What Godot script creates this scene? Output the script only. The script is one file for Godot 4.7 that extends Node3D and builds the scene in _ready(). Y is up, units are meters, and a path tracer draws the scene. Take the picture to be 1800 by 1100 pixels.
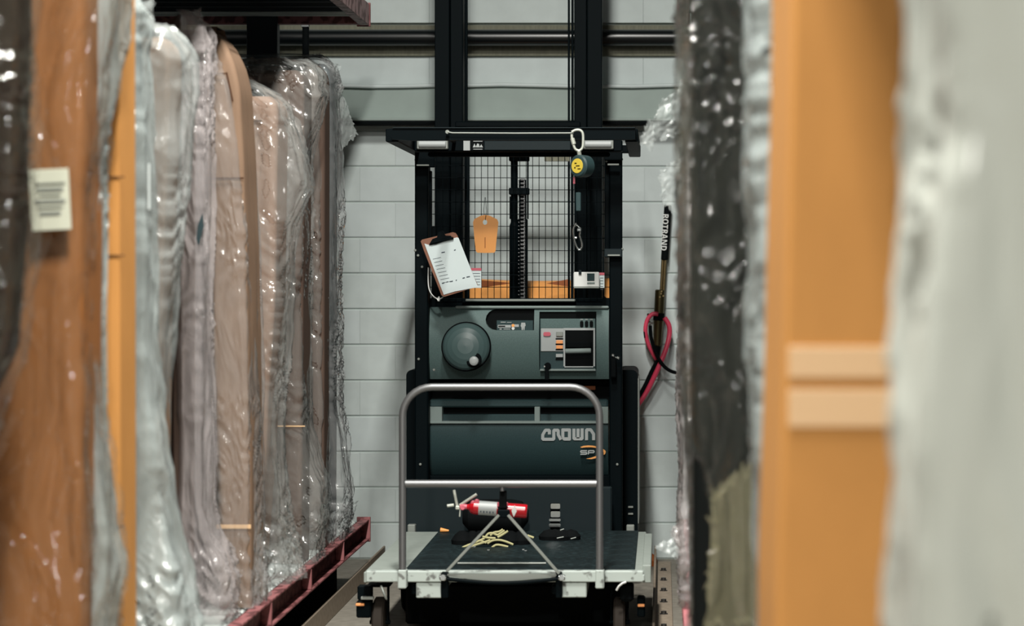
extends Node3D

const F := 4000.0            # focal length in pixels of the 1800 x 1100 frame
const EYE := 1.61            # camera height
var org := Vector3.ZERO
var M := {}
var used := {}
var noise_a := FastNoiseLite.new()
var noise_b := FastNoiseLite.new()
var noise_c := FastNoiseLite.new()


# A measured point: pixel (x, y) of a thing that stands d metres down the aisle.
func P(x: float, y: float, d: float) -> Vector3:
	return Vector3((x - 1163.0) * d / F, EYE - (y - 487.0) * d / F, -d)


class Sh:
	var v := PackedVector3Array()
	var n := PackedVector3Array()

	func tri(a: Vector3, b: Vector3, c: Vector3, na: Vector3, nb: Vector3, nc: Vector3) -> void:
		if (b - a).cross(c - a).dot(na + nb + nc) > 0.0:
			v.append_array([a, c, b])
			n.append_array([na, nc, nb])
		else:
			v.append_array([a, b, c])
			n.append_array([na, nb, nc])

	func quad(a: Vector3, b: Vector3, c: Vector3, d: Vector3, nn: Vector3) -> void:
		tri(a, b, c, nn, nn, nn)
		tri(a, c, d, nn, nn, nn)

	func box(c: Vector3, s: Vector3, bev := 0.0, bas := Basis.IDENTITY) -> void:
		var h := s / 2.0
		var be := minf(bev, minf(h.x, minf(h.y, h.z)) * 0.95)
		var i := h - Vector3(be, be, be)
		for a in 3:
			var b := (a + 1) % 3
			var e := (a + 2) % 3
			for sa in [-1.0, 1.0]:
				var pts := []
				for q in [[-1.0, -1.0], [1.0, -1.0], [1.0, 1.0], [-1.0, 1.0]]:
					var p := Vector3.ZERO
					p[a] = sa * h[a]
					p[b] = q[0] * i[b]
					p[e] = q[1] * i[e]
					pts.append(c + bas * p)
				var nn := Vector3.ZERO
				nn[a] = sa
				quad(pts[0], pts[1], pts[2], pts[3], bas * nn)
				if be <= 0.0:
					continue
				for sb in [-1.0, 1.0]:
					var qs := []
					for k in [[0, -1.0], [0, 1.0], [1, 1.0], [1, -1.0]]:
						var p := Vector3.ZERO
						p[a] = sa * (h[a] if k[0] == 0 else i[a])
						p[b] = sb * (i[b] if k[0] == 0 else h[b])
						p[e] = k[1] * i[e]
						qs.append(c + bas * p)
					var ne := Vector3.ZERO
					ne[a] = sa
					ne[b] = sb
					quad(qs[0], qs[1], qs[2], qs[3], bas * ne.normalized())
		if be > 0.0:
			for sx in [-1.0, 1.0]:
				for sy in [-1.0, 1.0]:
					for sz in [-1.0, 1.0]:
						var nn: Vector3 = bas * Vector3(sx, sy, sz).normalized()
						tri(c + bas * Vector3(sx * h.x, sy * i.y, sz * i.z), c + bas * Vector3(sx * i.x, sy * h.y, sz * i.z), c + bas * Vector3(sx * i.x, sy * i.y, sz * h.z), nn, nn, nn)

	# profile: [t along the axis, radius] pairs
	func lathe(a: Vector3, dir: Vector3, prof: Array, sides := 20) -> void:
		var d := dir.normalized()
		var u := d.cross(Vector3.UP if absf(d.y) < 0.9 else Vector3.RIGHT).normalized()
		var w := d.cross(u)
		for k in prof.size() - 1:
			var t0: float = prof[k][0]
			var r0: float = prof[k][1]
			var t1: float = prof[k + 1][0]
			var r1: float = prof[k + 1][1]
			var sl := Vector2(r0 - r1, t1 - t0).normalized()
			if t0 == t1:
				sl = Vector2(signf(r0 - r1), 0.0)
			for j in sides:
				var a0 := TAU * j / sides
				var a1 := TAU * (j + 1) / sides
				var e0 := u * cos(a0) + w * sin(a0)
				var e1 := u * cos(a1) + w * sin(a1)
				var n0 := (d * sl.x + e0 * sl.y).normalized()
				var n1 := (d * sl.x + e1 * sl.y).normalized()
				var p00 := a + d * t0 + e0 * r0
				var p01 := a + d * t0 + e1 * r0
				var p10 := a + d * t1 + e0 * r1
				var p11 := a + d * t1 + e1 * r1
				if r0 > 1e-6:
					tri(p00, p01, p10, n0, n1, n0)
				if r1 > 1e-6:
					tri(p01, p11, p10, n1, n1, n0)

	func cyl(a: Vector3, b: Vector3, r: float, sides := 12, r1 := -1.0) -> void:
		var l := (b - a).length()
		var re := r if r1 < 0.0 else r1
		var c := minf(minf(r, re) * 0.18, l * 0.2)
		lathe(a, b - a, [[0.0, 0.0], [0.0, r - c], [c, r], [l - c, re], [l, re - c], [l, 0.0]], sides)

	func tube(pts: Array, r: float, sides := 10, flat := 1.0, upv := Vector3.UP) -> void:
		var us := []
		var ws := []
		for k in pts.size():
			var t: Vector3 = (pts[mini(k + 1, pts.size() - 1)] - pts[maxi(k - 1, 0)]).normalized()
			var u: Vector3
			if k == 0 or flat != 1.0:
				u = t.cross(upv if absf(t.dot(upv)) < 0.98 else Vector3(0.3, 0.2, 0.9)).normalized()
			else:
				u = us[k - 1]
				u = (u - t * u.dot(t)).normalized()
			us.append(u)
			ws.append(t.cross(u))
		for k in pts.size() - 1:
			for j in sides:
				var q := []
				var qn := []
				for m in [[k, j], [k, j + 1], [k + 1, j + 1], [k + 1, j]]:
					var an: float = TAU * m[1] / sides
					var uu: Vector3 = us[m[0]]
					var ww: Vector3 = ws[m[0]]
					q.append(pts[m[0]] + uu * cos(an) * r + ww * sin(an) * r * flat)
					qn.append((uu * cos(an) * flat + ww * sin(an)).normalized())
				tri(q[0], q[1], q[2], qn[0], qn[1], qn[2])
				tri(q[0], q[2], q[3], qn[0], qn[2], qn[3])
		for e in [0, pts.size() - 1]:
			var t: Vector3 = (pts[0] - pts[1]) if e == 0 else (pts[e] - pts[e - 1])
			t = t.normalized()
			for j in sides:
				var a0 := TAU * j / sides
				var a1 := TAU * (j + 1) / sides
				tri(pts[e], pts[e] + us[e] * cos(a0) * r + ws[e] * sin(a0) * r * flat, pts[e] + us[e] * cos(a1) * r + ws[e] * sin(a1) * r * flat, t, t, t)

	# polygon in the plane of the axes ex, ey at o, thick along ez (from 0 to -depth)
	func prism(poly: PackedVector2Array, o: Vector3, ex: Vector3, ey: Vector3, ez: Vector3, depth: float) -> void:
		var idx := Geometry2D.triangulate_polygon(poly)
		for k in range(0, idx.size(), 3):
			var p := []
			for m in 3:
				p.append(o + ex * poly[idx[k + m]].x + ey * poly[idx[k + m]].y)
			tri(p[0], p[1], p[2], ez, ez, ez)
			tri(p[0] - ez * depth, p[1] - ez * depth, p[2] - ez * depth, -ez, -ez, -ez)
		var area := 0.0
		for k in poly.size():
			var a := poly[k]
			var b := poly[(k + 1) % poly.size()]
			area += a.x * b.y - b.x * a.y
		for k in poly.size():
			var a := poly[k]
			var b := poly[(k + 1) % poly.size()]
			var e := (b - a).normalized()
			var n2 := Vector2(e.y, -e.x) * signf(area)
			var a3 := o + ex * a.x + ey * a.y
			var b3 := o + ex * b.x + ey * b.y
			quad(a3, b3, b3 - ez * depth, a3 - ez * depth, ex * n2.x + ey * n2.y)

	# smooth surface through a grid of points, rows of equal length; the normals point to the side of «out»
	func grid(g: Array, out: Callable) -> void:
		var nr := g.size()
		var nc: int = g[0].size()
		var ns := []
		for i in nr:
			var row := PackedVector3Array()
			for j in nc:
				var a: Vector3 = g[mini(i + 1, nr - 1)][j] - g[maxi(i - 1, 0)][j]
				var b: Vector3 = g[i][mini(j + 1, nc - 1)] - g[i][maxi(j - 1, 0)]
				var nn := a.cross(b).normalized()
				if nn.dot(out.call(g[i][j])) < 0.0:
					nn = -nn
				row.append(nn)
			ns.append(row)
		for i in nr - 1:
			for j in nc - 1:
				tri(g[i][j], g[i + 1][j], g[i + 1][j + 1], ns[i][j], ns[i + 1][j], ns[i + 1][j + 1])
				tri(g[i][j], g[i + 1][j + 1], g[i][j + 1], ns[i][j], ns[i + 1][j + 1], ns[i][j + 1])


# ---------------------------------------------------------------- nodes
func commit(called: String, sh: Sh, m: Material) -> MeshInstance3D:
	var vs := PackedVector3Array()
	vs.resize(sh.v.size())
	for k in sh.v.size():
		vs[k] = sh.v[k] - org
	var arr := []
	arr.resize(Mesh.ARRAY_MAX)
	arr[Mesh.ARRAY_VERTEX] = vs
	arr[Mesh.ARRAY_NORMAL] = sh.n
	var me := ArrayMesh.new()
	me.add_surface_from_arrays(Mesh.PRIMITIVE_TRIANGLES, arr)
	var o := MeshInstance3D.new()
	o.name = called
	o.mesh = me
	o.material_override = m
	o.cast_shadow = GeometryInstance3D.SHADOW_CASTING_SETTING_ON
	return o


func part(called: String, sh: Sh, m: Material, parent: Node3D, label := "") -> MeshInstance3D:
	var o := commit(called, sh, m)
	parent.add_child(o, true)
	if label:
		o.set_meta("label", label)
	return o


func numbered(called: String) -> String:
	used[called] = used.get(called, -1) + 1
	return called if used[called] == 0 else "%s_%03d" % [called, used[called]]


func metas(o: Node3D, label: String, category: String, group := "", kind := "") -> void:
	if label: o.set_meta("label", label)
	if category: o.set_meta("category", category)
	if group: o.set_meta("group", group)
	if kind: o.set_meta("kind", kind)


func thing(called: String, label: String, category: String, at: Vector3, group := "") -> Node3D:
	var o := Node3D.new()
	o.name = numbered(called)
	add_child(o)
	o.position = at
	org = at
	metas(o, label, category, group)
	return o


func struct(called: String, sh: Sh, m: Material, label := "", category := "") -> MeshInstance3D:
	org = Vector3.ZERO
	var o := commit(called, sh, m)
	add_child(o)
	metas(o, label, category, "", "structure")
	return o


# a box whose front face covers that rectangle of pixels at d metres
func bx(sh: Sh, x0: float, y0: float, x1: float, y1: float, d: float, deep: float, bev := 0.004) -> void:
	var a := P(x0, y1, d)
	var b := P(x1, y0, d)
	sh.box(Vector3((a.x + b.x) / 2, (a.y + b.y) / 2, -d - deep / 2), Vector3(b.x - a.x, b.y - a.y, deep), bev)


func box1(x0: float, y0: float, x1: float, y1: float, d: float, deep: float, bev := 0.004) -> Sh:
	var s := Sh.new()
	bx(s, x0, y0, x1, y1, d, deep, bev)
	return s


func poly_px(sh: Sh, pts: Array, d: float, deep: float) -> void:
	var poly := PackedVector2Array()
	for p in pts:
		var q := P(p[0], p[1], d)
		poly.append(Vector2(q.x, q.y))
	sh.prism(poly, Vector3(0, 0, -d), Vector3.RIGHT, Vector3.UP, Vector3.BACK, deep)


# tiles of one face, bowed about the horizontal: it tips up by «top» degrees at y0 and by «bottom» at y1
func curved_px(sh: Sh, tiles: Array, d: float, deep: float, y0: float, y1: float, top: float, bottom: float) -> void:
	var n := 16
	var zs := [0.0]
	var step := (y1 - y0) * d / F / n
	for k in n:
		zs.append(zs[k] + step * tan(deg_to_rad(lerpf(top, bottom, (k + 0.5) / n))))
	var zmax: float = zs.max()
	for pts in tiles:
		var poly := PackedVector2Array()
		for p in pts:
			poly.append(Vector2(p[0], p[1]))
		for k in n:
			var ya := lerpf(y0, y1, float(k) / n)
			var yb := lerpf(y0, y1, (k + 1.0) / n)
			for piece in Geometry2D.intersect_polygons(poly, PackedVector2Array([Vector2(700, ya), Vector2(1120, ya), Vector2(1120, yb), Vector2(700, yb)])):
				var at := func(q: Vector2, back: float) -> Vector3:
					return P(q.x, q.y, d) + Vector3(0, 0, lerpf(zs[k], zs[k + 1], (q.y - ya) / (yb - ya)) - zmax - back)
				var nrm := func(q: Vector2) -> Vector3:
					var a := deg_to_rad(lerpf(top, bottom, (q.y - y0) / (y1 - y0)))
					return Vector3(0, sin(a), cos(a))
				var idx := Geometry2D.triangulate_polygon(piece)
				for m in range(0, idx.size(), 3):
					var a: Vector2 = piece[idx[m]]
					var b: Vector2 = piece[idx[m + 1]]
					var c: Vector2 = piece[idx[m + 2]]
					sh.tri(at.call(a, 0.0), at.call(b, 0.0), at.call(c, 0.0), nrm.call(a), nrm.call(b), nrm.call(c))
				for m in piece.size():
					var a: Vector2 = piece[m]
					var b: Vector2 = piece[(m + 1) % piece.size()]
					if absf(a.y - b.y) < 0.01 and (absf(a.y - ya) < 0.01 and k > 0 or absf(a.y - yb) < 0.01 and k < n - 1):
						continue
					var e := (b - a).normalized()
					sh.quad(at.call(a, 0.0), at.call(b, 0.0), at.call(b, deep), at.call(a, deep), Vector3(e.y, e.x, 0))


func stroke_px(sh: Sh, pts: Array, w: float, d: float, deep: float, round_ends := false) -> void:
	var line := PackedVector2Array()
	for p in pts:
		var q := P(p[0], p[1], d)
		line.append(Vector2(q.x, q.y))
	for poly in Geometry2D.offset_polyline(line, w * d / F / 2.0, Geometry2D.JOIN_ROUND, Geometry2D.END_ROUND if round_ends else Geometry2D.END_BUTT):
		sh.prism(poly, Vector3(0, 0, -d), Vector3.RIGHT, Vector3.UP, Vector3.BACK, deep)


func rounded_px(x0: float, y0: float, x1: float, y1: float, r: float) -> Array:
	var out := []
	for c in [[x1 - r, y0 + r, -90.0], [x1 - r, y1 - r, 0.0], [x0 + r, y1 - r, 90.0], [x0 + r, y0 + r, 180.0]]:
		for k in 7:
			var a := deg_to_rad(c[2] + 15.0 * k)
			out.append([c[0] + cos(a) * r, c[1] + sin(a) * r])
	return out


func text_mesh(s: String, size: float, depth: float, bold := true) -> TextMesh:
	var t := TextMesh.new()
	var f := SystemFont.new()
	f.font_names = PackedStringArray(["Droid Sans"])
	f.font_weight = 700 if bold else 400
	t.font = f
	t.text = s
	t.font_size = 64
	t.pixel_size = size / 64.0
	t.depth = depth
	return t


func lettering(s: String, at: Vector3, size: float, m: Material, parent: Node3D, roll := 0.0) -> MeshInstance3D:
	var o := MeshInstance3D.new()
	o.name = "lettering"
	o.mesh = text_mesh(s, size, 0.002)
	o.material_override = m
	parent.add_child(o, true)
	o.position = at - org
	o.rotation.z = roll
	return o


# ---------------------------------------------------------------- materials
func noise_tex(freq: float, lo: Color, hi: Color, kind := FastNoiseLite.TYPE_SIMPLEX_SMOOTH, oct := 4, mid := -1.0, size := 512) -> NoiseTexture2D:
	var nz := FastNoiseLite.new()
	nz.seed = 11 + M.size() * 7
	nz.noise_type = kind
	nz.frequency = freq
	nz.fractal_octaves = oct
	var t := NoiseTexture2D.new()
	t.width = size
	t.height = size
	t.seamless = true
	t.noise = nz
	var g := Gradient.new()
	if mid >= 0.0:
		g.offsets = PackedFloat32Array([0.0, maxf(mid - 0.08, 0.01), minf(mid + 0.08, 0.99), 1.0])
		g.colors = PackedColorArray([lo, lo, hi, hi])
	else:
		g.offsets = PackedFloat32Array([0.0, 1.0])
		g.colors = PackedColorArray([lo, hi])
	t.color_ramp = g
	return t


func mat(key: String, c: Color, rough := 0.6, metal := 0.0, spec := 0.5) -> StandardMaterial3D:
	var m := StandardMaterial3D.new()
	m.resource_name = key
	m.albedo_color = c
	m.roughness = rough
	m.metallic = metal
	m.metallic_specular = spec
	M[key] = m
	return m


func grain(m: StandardMaterial3D, t: Texture2D, scale: Vector3) -> StandardMaterial3D:
	m.albedo_texture = t
	m.uv1_triplanar = true
	m.uv1_scale = scale
	return m


func relief(m: StandardMaterial3D, t: Texture2D, scale: Vector3, cm: float) -> StandardMaterial3D:
	m.heightmap_enabled = true
	m.heightmap_texture = t
	m.heightmap_scale = cm
	m.uv1_triplanar = true
	m.uv1_scale = scale
	return m


func film(key: String, c: Color, a: float, rough: float, cm: float) -> StandardMaterial3D:
	var m := mat(key, Color(c.r, c.g, c.b, a), rough)
	m.transparency = BaseMaterial3D.TRANSPARENCY_ALPHA
	m.cull_mode = BaseMaterial3D.CULL_DISABLED
	return relief(m, M_tex.crumple, Vector3(1.5, 0.55, 1.5), cm)

var M_tex := {}


func make_materials() -> void:
	M_tex.mottle = noise_tex(0.008, Color(0.95, 0.95, 0.95), Color(1, 1, 1))
	M_tex.speck = noise_tex(0.04, Color(0.85, 0.85, 0.85), Color(1, 1, 1))
	M_tex.wear = noise_tex(0.03, Color(1, 1, 1), Color(0.62, 0.6, 0.6), FastNoiseLite.TYPE_SIMPLEX_SMOOTH, 5, 0.74)
	M_tex.scrape = noise_tex(0.03, Color(0.55, 0.55, 0.55), Color(1.0, 1.0, 1.0), FastNoiseLite.TYPE_SIMPLEX_SMOOTH, 5, 0.68)
	M_tex.scrape2 = noise_tex(0.02, Color(0.72, 0.72, 0.72), Color(1.0, 1.0, 1.0), FastNoiseLite.TYPE_SIMPLEX_SMOOTH, 5, 0.5)
	M_tex.rust = noise_tex(0.012, Color(0.66, 0.62, 0.62), Color(1, 1, 1), FastNoiseLite.TYPE_SIMPLEX_SMOOTH, 5, 0.42)
	M_tex.flute = noise_tex(0.02, Color(0.86, 0.85, 0.84), Color(1, 1, 1))
	var cr := FastNoiseLite.new()
	cr.seed = 5
	cr.noise_type = FastNoiseLite.TYPE_SIMPLEX_SMOOTH
	cr.fractal_type = FastNoiseLite.FRACTAL_RIDGED
	cr.fractal_octaves = 3
	cr.frequency = 0.009
	cr.domain_warp_enabled = true
	cr.domain_warp_amplitude = 40.0
	cr.domain_warp_frequency = 0.008
	var t := NoiseTexture2D.new()
	t.width = 768
	t.height = 768
	t.seamless = true
	t.noise = cr
	M_tex.crumple = t

	grain(mat("block_paint", Color(0.80, 0.84, 0.835), 0.62, 0.0, 0.4), M_tex.mottle, Vector3(1.3, 1.3, 1.3))
	grain(mat("block_paint_pale", Color(0.80, 0.84, 0.84), 0.62, 0.0, 0.4), M_tex.mottle, Vector3(1.1, 1.1, 1.1))
	grain(mat("block_paint_dull", Color(0.79, 0.83, 0.825), 0.62, 0.0, 0.4), M_tex.mottle, Vector3(1.6, 1.6, 1.6))
	mat("mortar", Color(0.72, 0.76, 0.745), 0.8, 0.0, 0.2)
	grain(mat("beam_paint", Color(0.60, 0.655, 0.635), 0.5, 0.0, 0.4), M_tex.mottle, Vector3(1, 1, 1))
	grain(mat("tan_strip", Color(0.50, 0.50, 0.44), 0.8, 0.0, 0.3), M_tex.speck, Vector3(2, 0.4, 2))
	grain(mat("concrete", Color(0.58, 0.56, 0.52), 0.75, 0.0, 0.3), M_tex.speck, Vector3(0.6, 0.6, 0.6))
	mat("roof_steel", Color(0.5, 0.52, 0.52), 0.8, 0.0, 0.3)
	mat("room_wall", Color(0.34, 0.36, 0.37), 0.9, 0.0, 0.3)
	mat("black_paint", Color(0.022, 0.052, 0.064), 0.55, 0.0, 0.16)
	mat("black_rubber", Color(0.04, 0.055, 0.062), 0.8, 0.0, 0.18)
	mat("pipe_black", Color(0.03, 0.05, 0.06), 0.3, 0.0, 0.5)
	mat("wheel_dark", Color(0.26, 0.235, 0.215), 0.7, 0.0, 0.3)
	mat("tiller_grey", Color(0.27, 0.35, 0.35), 0.38, 0.0, 0.45)
	mat("blue_black", Color(0.07, 0.12, 0.135), 0.6, 0.0, 0.35)
	grain(mat("grey_plastic", Color(0.36, 0.445, 0.44), 0.55, 0.0, 0.35), M_tex.speck, Vector3(6, 6, 6))
	grain(mat("dark_plastic", Color(0.19, 0.275, 0.285), 0.55, 0.0, 0.35), M_tex.speck, Vector3(6, 6, 6))
	mat("band_plastic", Color(0.50, 0.55, 0.54), 0.55, 0.0, 0.35)
	mat("plate_grey", Color(0.64, 0.66, 0.66), 0.45)
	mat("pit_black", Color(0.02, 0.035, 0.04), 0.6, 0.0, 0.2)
	mat("white_plastic", Color(0.86, 0.87, 0.86), 0.4)
	mat("paper", Color(0.80, 0.845, 0.85), 0.7, 0.0, 0.2)
	mat("ink", Color(0.30, 0.33, 0.36), 0.8, 0.0, 0.2)
	mat("hardboard", Color(0.50, 0.33, 0.25), 0.6)
	mat("orange_plastic", Color(0.96, 0.66, 0.36), 0.5)
	mat("orange_cover", Color(1.0, 0.69, 0.38), 0.55)
	mat("orange_dark", Color(0.62, 0.33, 0.14), 0.6)
	mat("orange_lamp", Color(0.96, 0.64, 0.40), 0.35)
	mat("red_paint", Color(0.68, 0.05, 0.11), 0.25)
	mat("red_button", Color(0.76, 0.36, 0.42), 0.35)
	mat("pink_hose", Color(0.86, 0.26, 0.38), 0.45)
	mat("chrome", Color(0.80, 0.82, 0.82), 0.22, 1.0)
	mat("tube_steel", Color(0.50, 0.505, 0.51), 0.42, 0.75)
	grain(mat("cast_alloy", Color(0.78, 0.80, 0.76), 0.45, 0.3), M_tex.mottle, Vector3(8, 8, 8))
	mat("brass", Color(0.55, 0.48, 0.34), 0.32, 0.9)
	mat("dark_brass", Color(0.33, 0.30, 0.20), 0.4, 0.8)
	grain(mat("worn_white", Color(0.70, 0.74, 0.72), 0.6), M_tex.wear, Vector3(0.9, 0.9, 0.9))
	grain(mat("worn_deck", Color(0.60, 0.635, 0.61), 0.6), M_tex.mottle, Vector3(3.0, 3.0, 3.0))
	grain(mat("deck_mat", Color(0.19, 0.26, 0.275), 0.6, 0.0, 0.3), M_tex.scrape, Vector3(1.2, 4.0, 5.0))
	mat("strip_grey", Color(0.55, 0.57, 0.55), 0.5, 0.4)
	mat("webbing_yellow", Color(0.76, 0.74, 0.55), 0.8)
	mat("webbing_black", Color(0.06, 0.07, 0.075), 0.85, 0.0, 0.2)
	mat("label_yellow", Color(0.82, 0.72, 0.27), 0.5)
	mat("reel_green", Color(0.17, 0.25, 0.26), 0.5)
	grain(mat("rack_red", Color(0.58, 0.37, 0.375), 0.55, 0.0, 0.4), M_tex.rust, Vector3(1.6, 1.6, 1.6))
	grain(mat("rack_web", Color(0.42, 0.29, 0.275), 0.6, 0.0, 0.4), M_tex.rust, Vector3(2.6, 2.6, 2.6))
	grain(mat("rack_red_lit", Color(0.66, 0.55, 0.55), 0.55, 0.0, 0.4), M_tex.rust, Vector3(1.2, 1.2, 1.2))  # rack red made paler for the strong light on the upper beam
	mat("rack_pink", Color(0.74, 0.46, 0.48), 0.5)
	mat("rack_navy", Color(0.09, 0.13, 0.16), 0.6)
	mat("roller_white", Color(0.80, 0.83, 0.82), 0.35, 0.3)
	grain(mat("rail_tan", Color(0.64, 0.585, 0.52), 0.65, 0.0, 0.3), M_tex.speck, Vector3(1.2, 1.2, 1.2))
	mat("rail_edge", Color(0.72, 0.60, 0.46), 0.5)
	mat("bolt", Color(0.33, 0.32, 0.31), 0.45, 0.8)
	# cartons
	grain(mat("card_brown", Color(0.52, 0.425, 0.35), 0.75, 0.0, 0.25), M_tex.mottle, Vector3(1.5, 1.0, 1.5))
	grain(mat("card_pink", Color(0.57, 0.475, 0.415), 0.75, 0.0, 0.25), M_tex.mottle, Vector3(1.5, 1.0, 1.5))
	grain(mat("card_orange", Color(0.78, 0.555, 0.31), 0.7, 0.0, 0.25), M_tex.mottle, Vector3(1.5, 0.7, 1.5))
	grain(mat("card_rust", Color(0.54, 0.35, 0.19), 0.7, 0.0, 0.3), M_tex.mottle, Vector3(1.5, 0.7, 1.5))
	grain(mat("card_dusk", Color(0.36, 0.295, 0.26), 0.75, 0.0, 0.25), M_tex.mottle, Vector3(1.5, 1.0, 1.5))
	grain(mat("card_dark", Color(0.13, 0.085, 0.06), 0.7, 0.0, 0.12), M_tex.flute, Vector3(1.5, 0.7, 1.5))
	mat("card_inside", Color(0.30, 0.22, 0.19), 0.85, 0.0, 0.2)
	mat("slab_teal", Color(0.16, 0.24, 0.26), 0.6)
	mat("gap_shade_navy", Color(0.09, 0.125, 0.15), 0.6, 0.0, 0.2)  # shade colour of the board added in a carton gap
	mat("slab_grey", Color(0.42, 0.45, 0.45), 0.6)
	mat("slab_black", Color(0.07, 0.08, 0.078), 0.6, 0.0, 0.15)
	mat("packing_tape", Color(0.88, 0.73, 0.56), 0.35)
	mat("seam", Color(0.30, 0.21, 0.16), 0.9, 0.0, 0.2)
	mat("label_paper", Color(0.75, 0.76, 0.69), 0.6)
	# plastic film
	film("film_clear", Color(0.86, 0.88, 0.87), 0.10, 0.10, 0.3)
	film("film_thin", Color(0.86, 0.86, 0.86), 0.13, 0.13, 0.25)
	film("film_haze", Color(0.78, 0.81, 0.805), 0.32, 0.14, 0.45)
	film("film_milk", Color(0.70, 0.74, 0.735), 0.52, 0.16, 0.5)
	film("film_rose", Color(0.78, 0.75, 0.75), 0.34, 0.14, 0.45)
	film("film_bare", Color(0.85, 0.86, 0.78), 0.02, 0.12, 0.5)
	film("film_khaki", Color(0.62, 0.60, 0.48), 0.3, 0.16, 0.3)
	film("film_pale", Color(0.83, 0.845, 0.81), 0.82, 0.22, 0.12)
	M.film_bare.metallic_specular = 0.5


# ---------------------------------------------------------------- cartons and film
func lookup(prof: Array, h: float) -> float:        # prof: [height, value], height rising
	if h <= prof[0][0]:
		return prof[0][1]
	for k in prof.size() - 1:
		if h <= prof[k + 1][0]:
			var t: float = (h - prof[k][0]) / maxf(prof[k + 1][0] - prof[k][0], 1e-6)
			t = t * t * (3.0 - 2.0 * t) * 0.5 + t * 0.5
			return lerpf(prof[k][1], prof[k + 1][1], t)
	return prof[-1][1]


func edge(d: float, px: Array) -> Array:            # [[y, x] in pixels] at depth d -> [[height, X]], rising
	var out := []
	for p in px:
		var q := P(p[1], p[0], d)
		out.append([q.y, q.x])
	out.sort_custom(func(a, b): return a[0] < b[0])
	return out


func ridge(x: float, y: float, z: float) -> float:
	return 1.0 - 2.0 * absf(noise_a.get_noise_3d(x, y, z))


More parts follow.
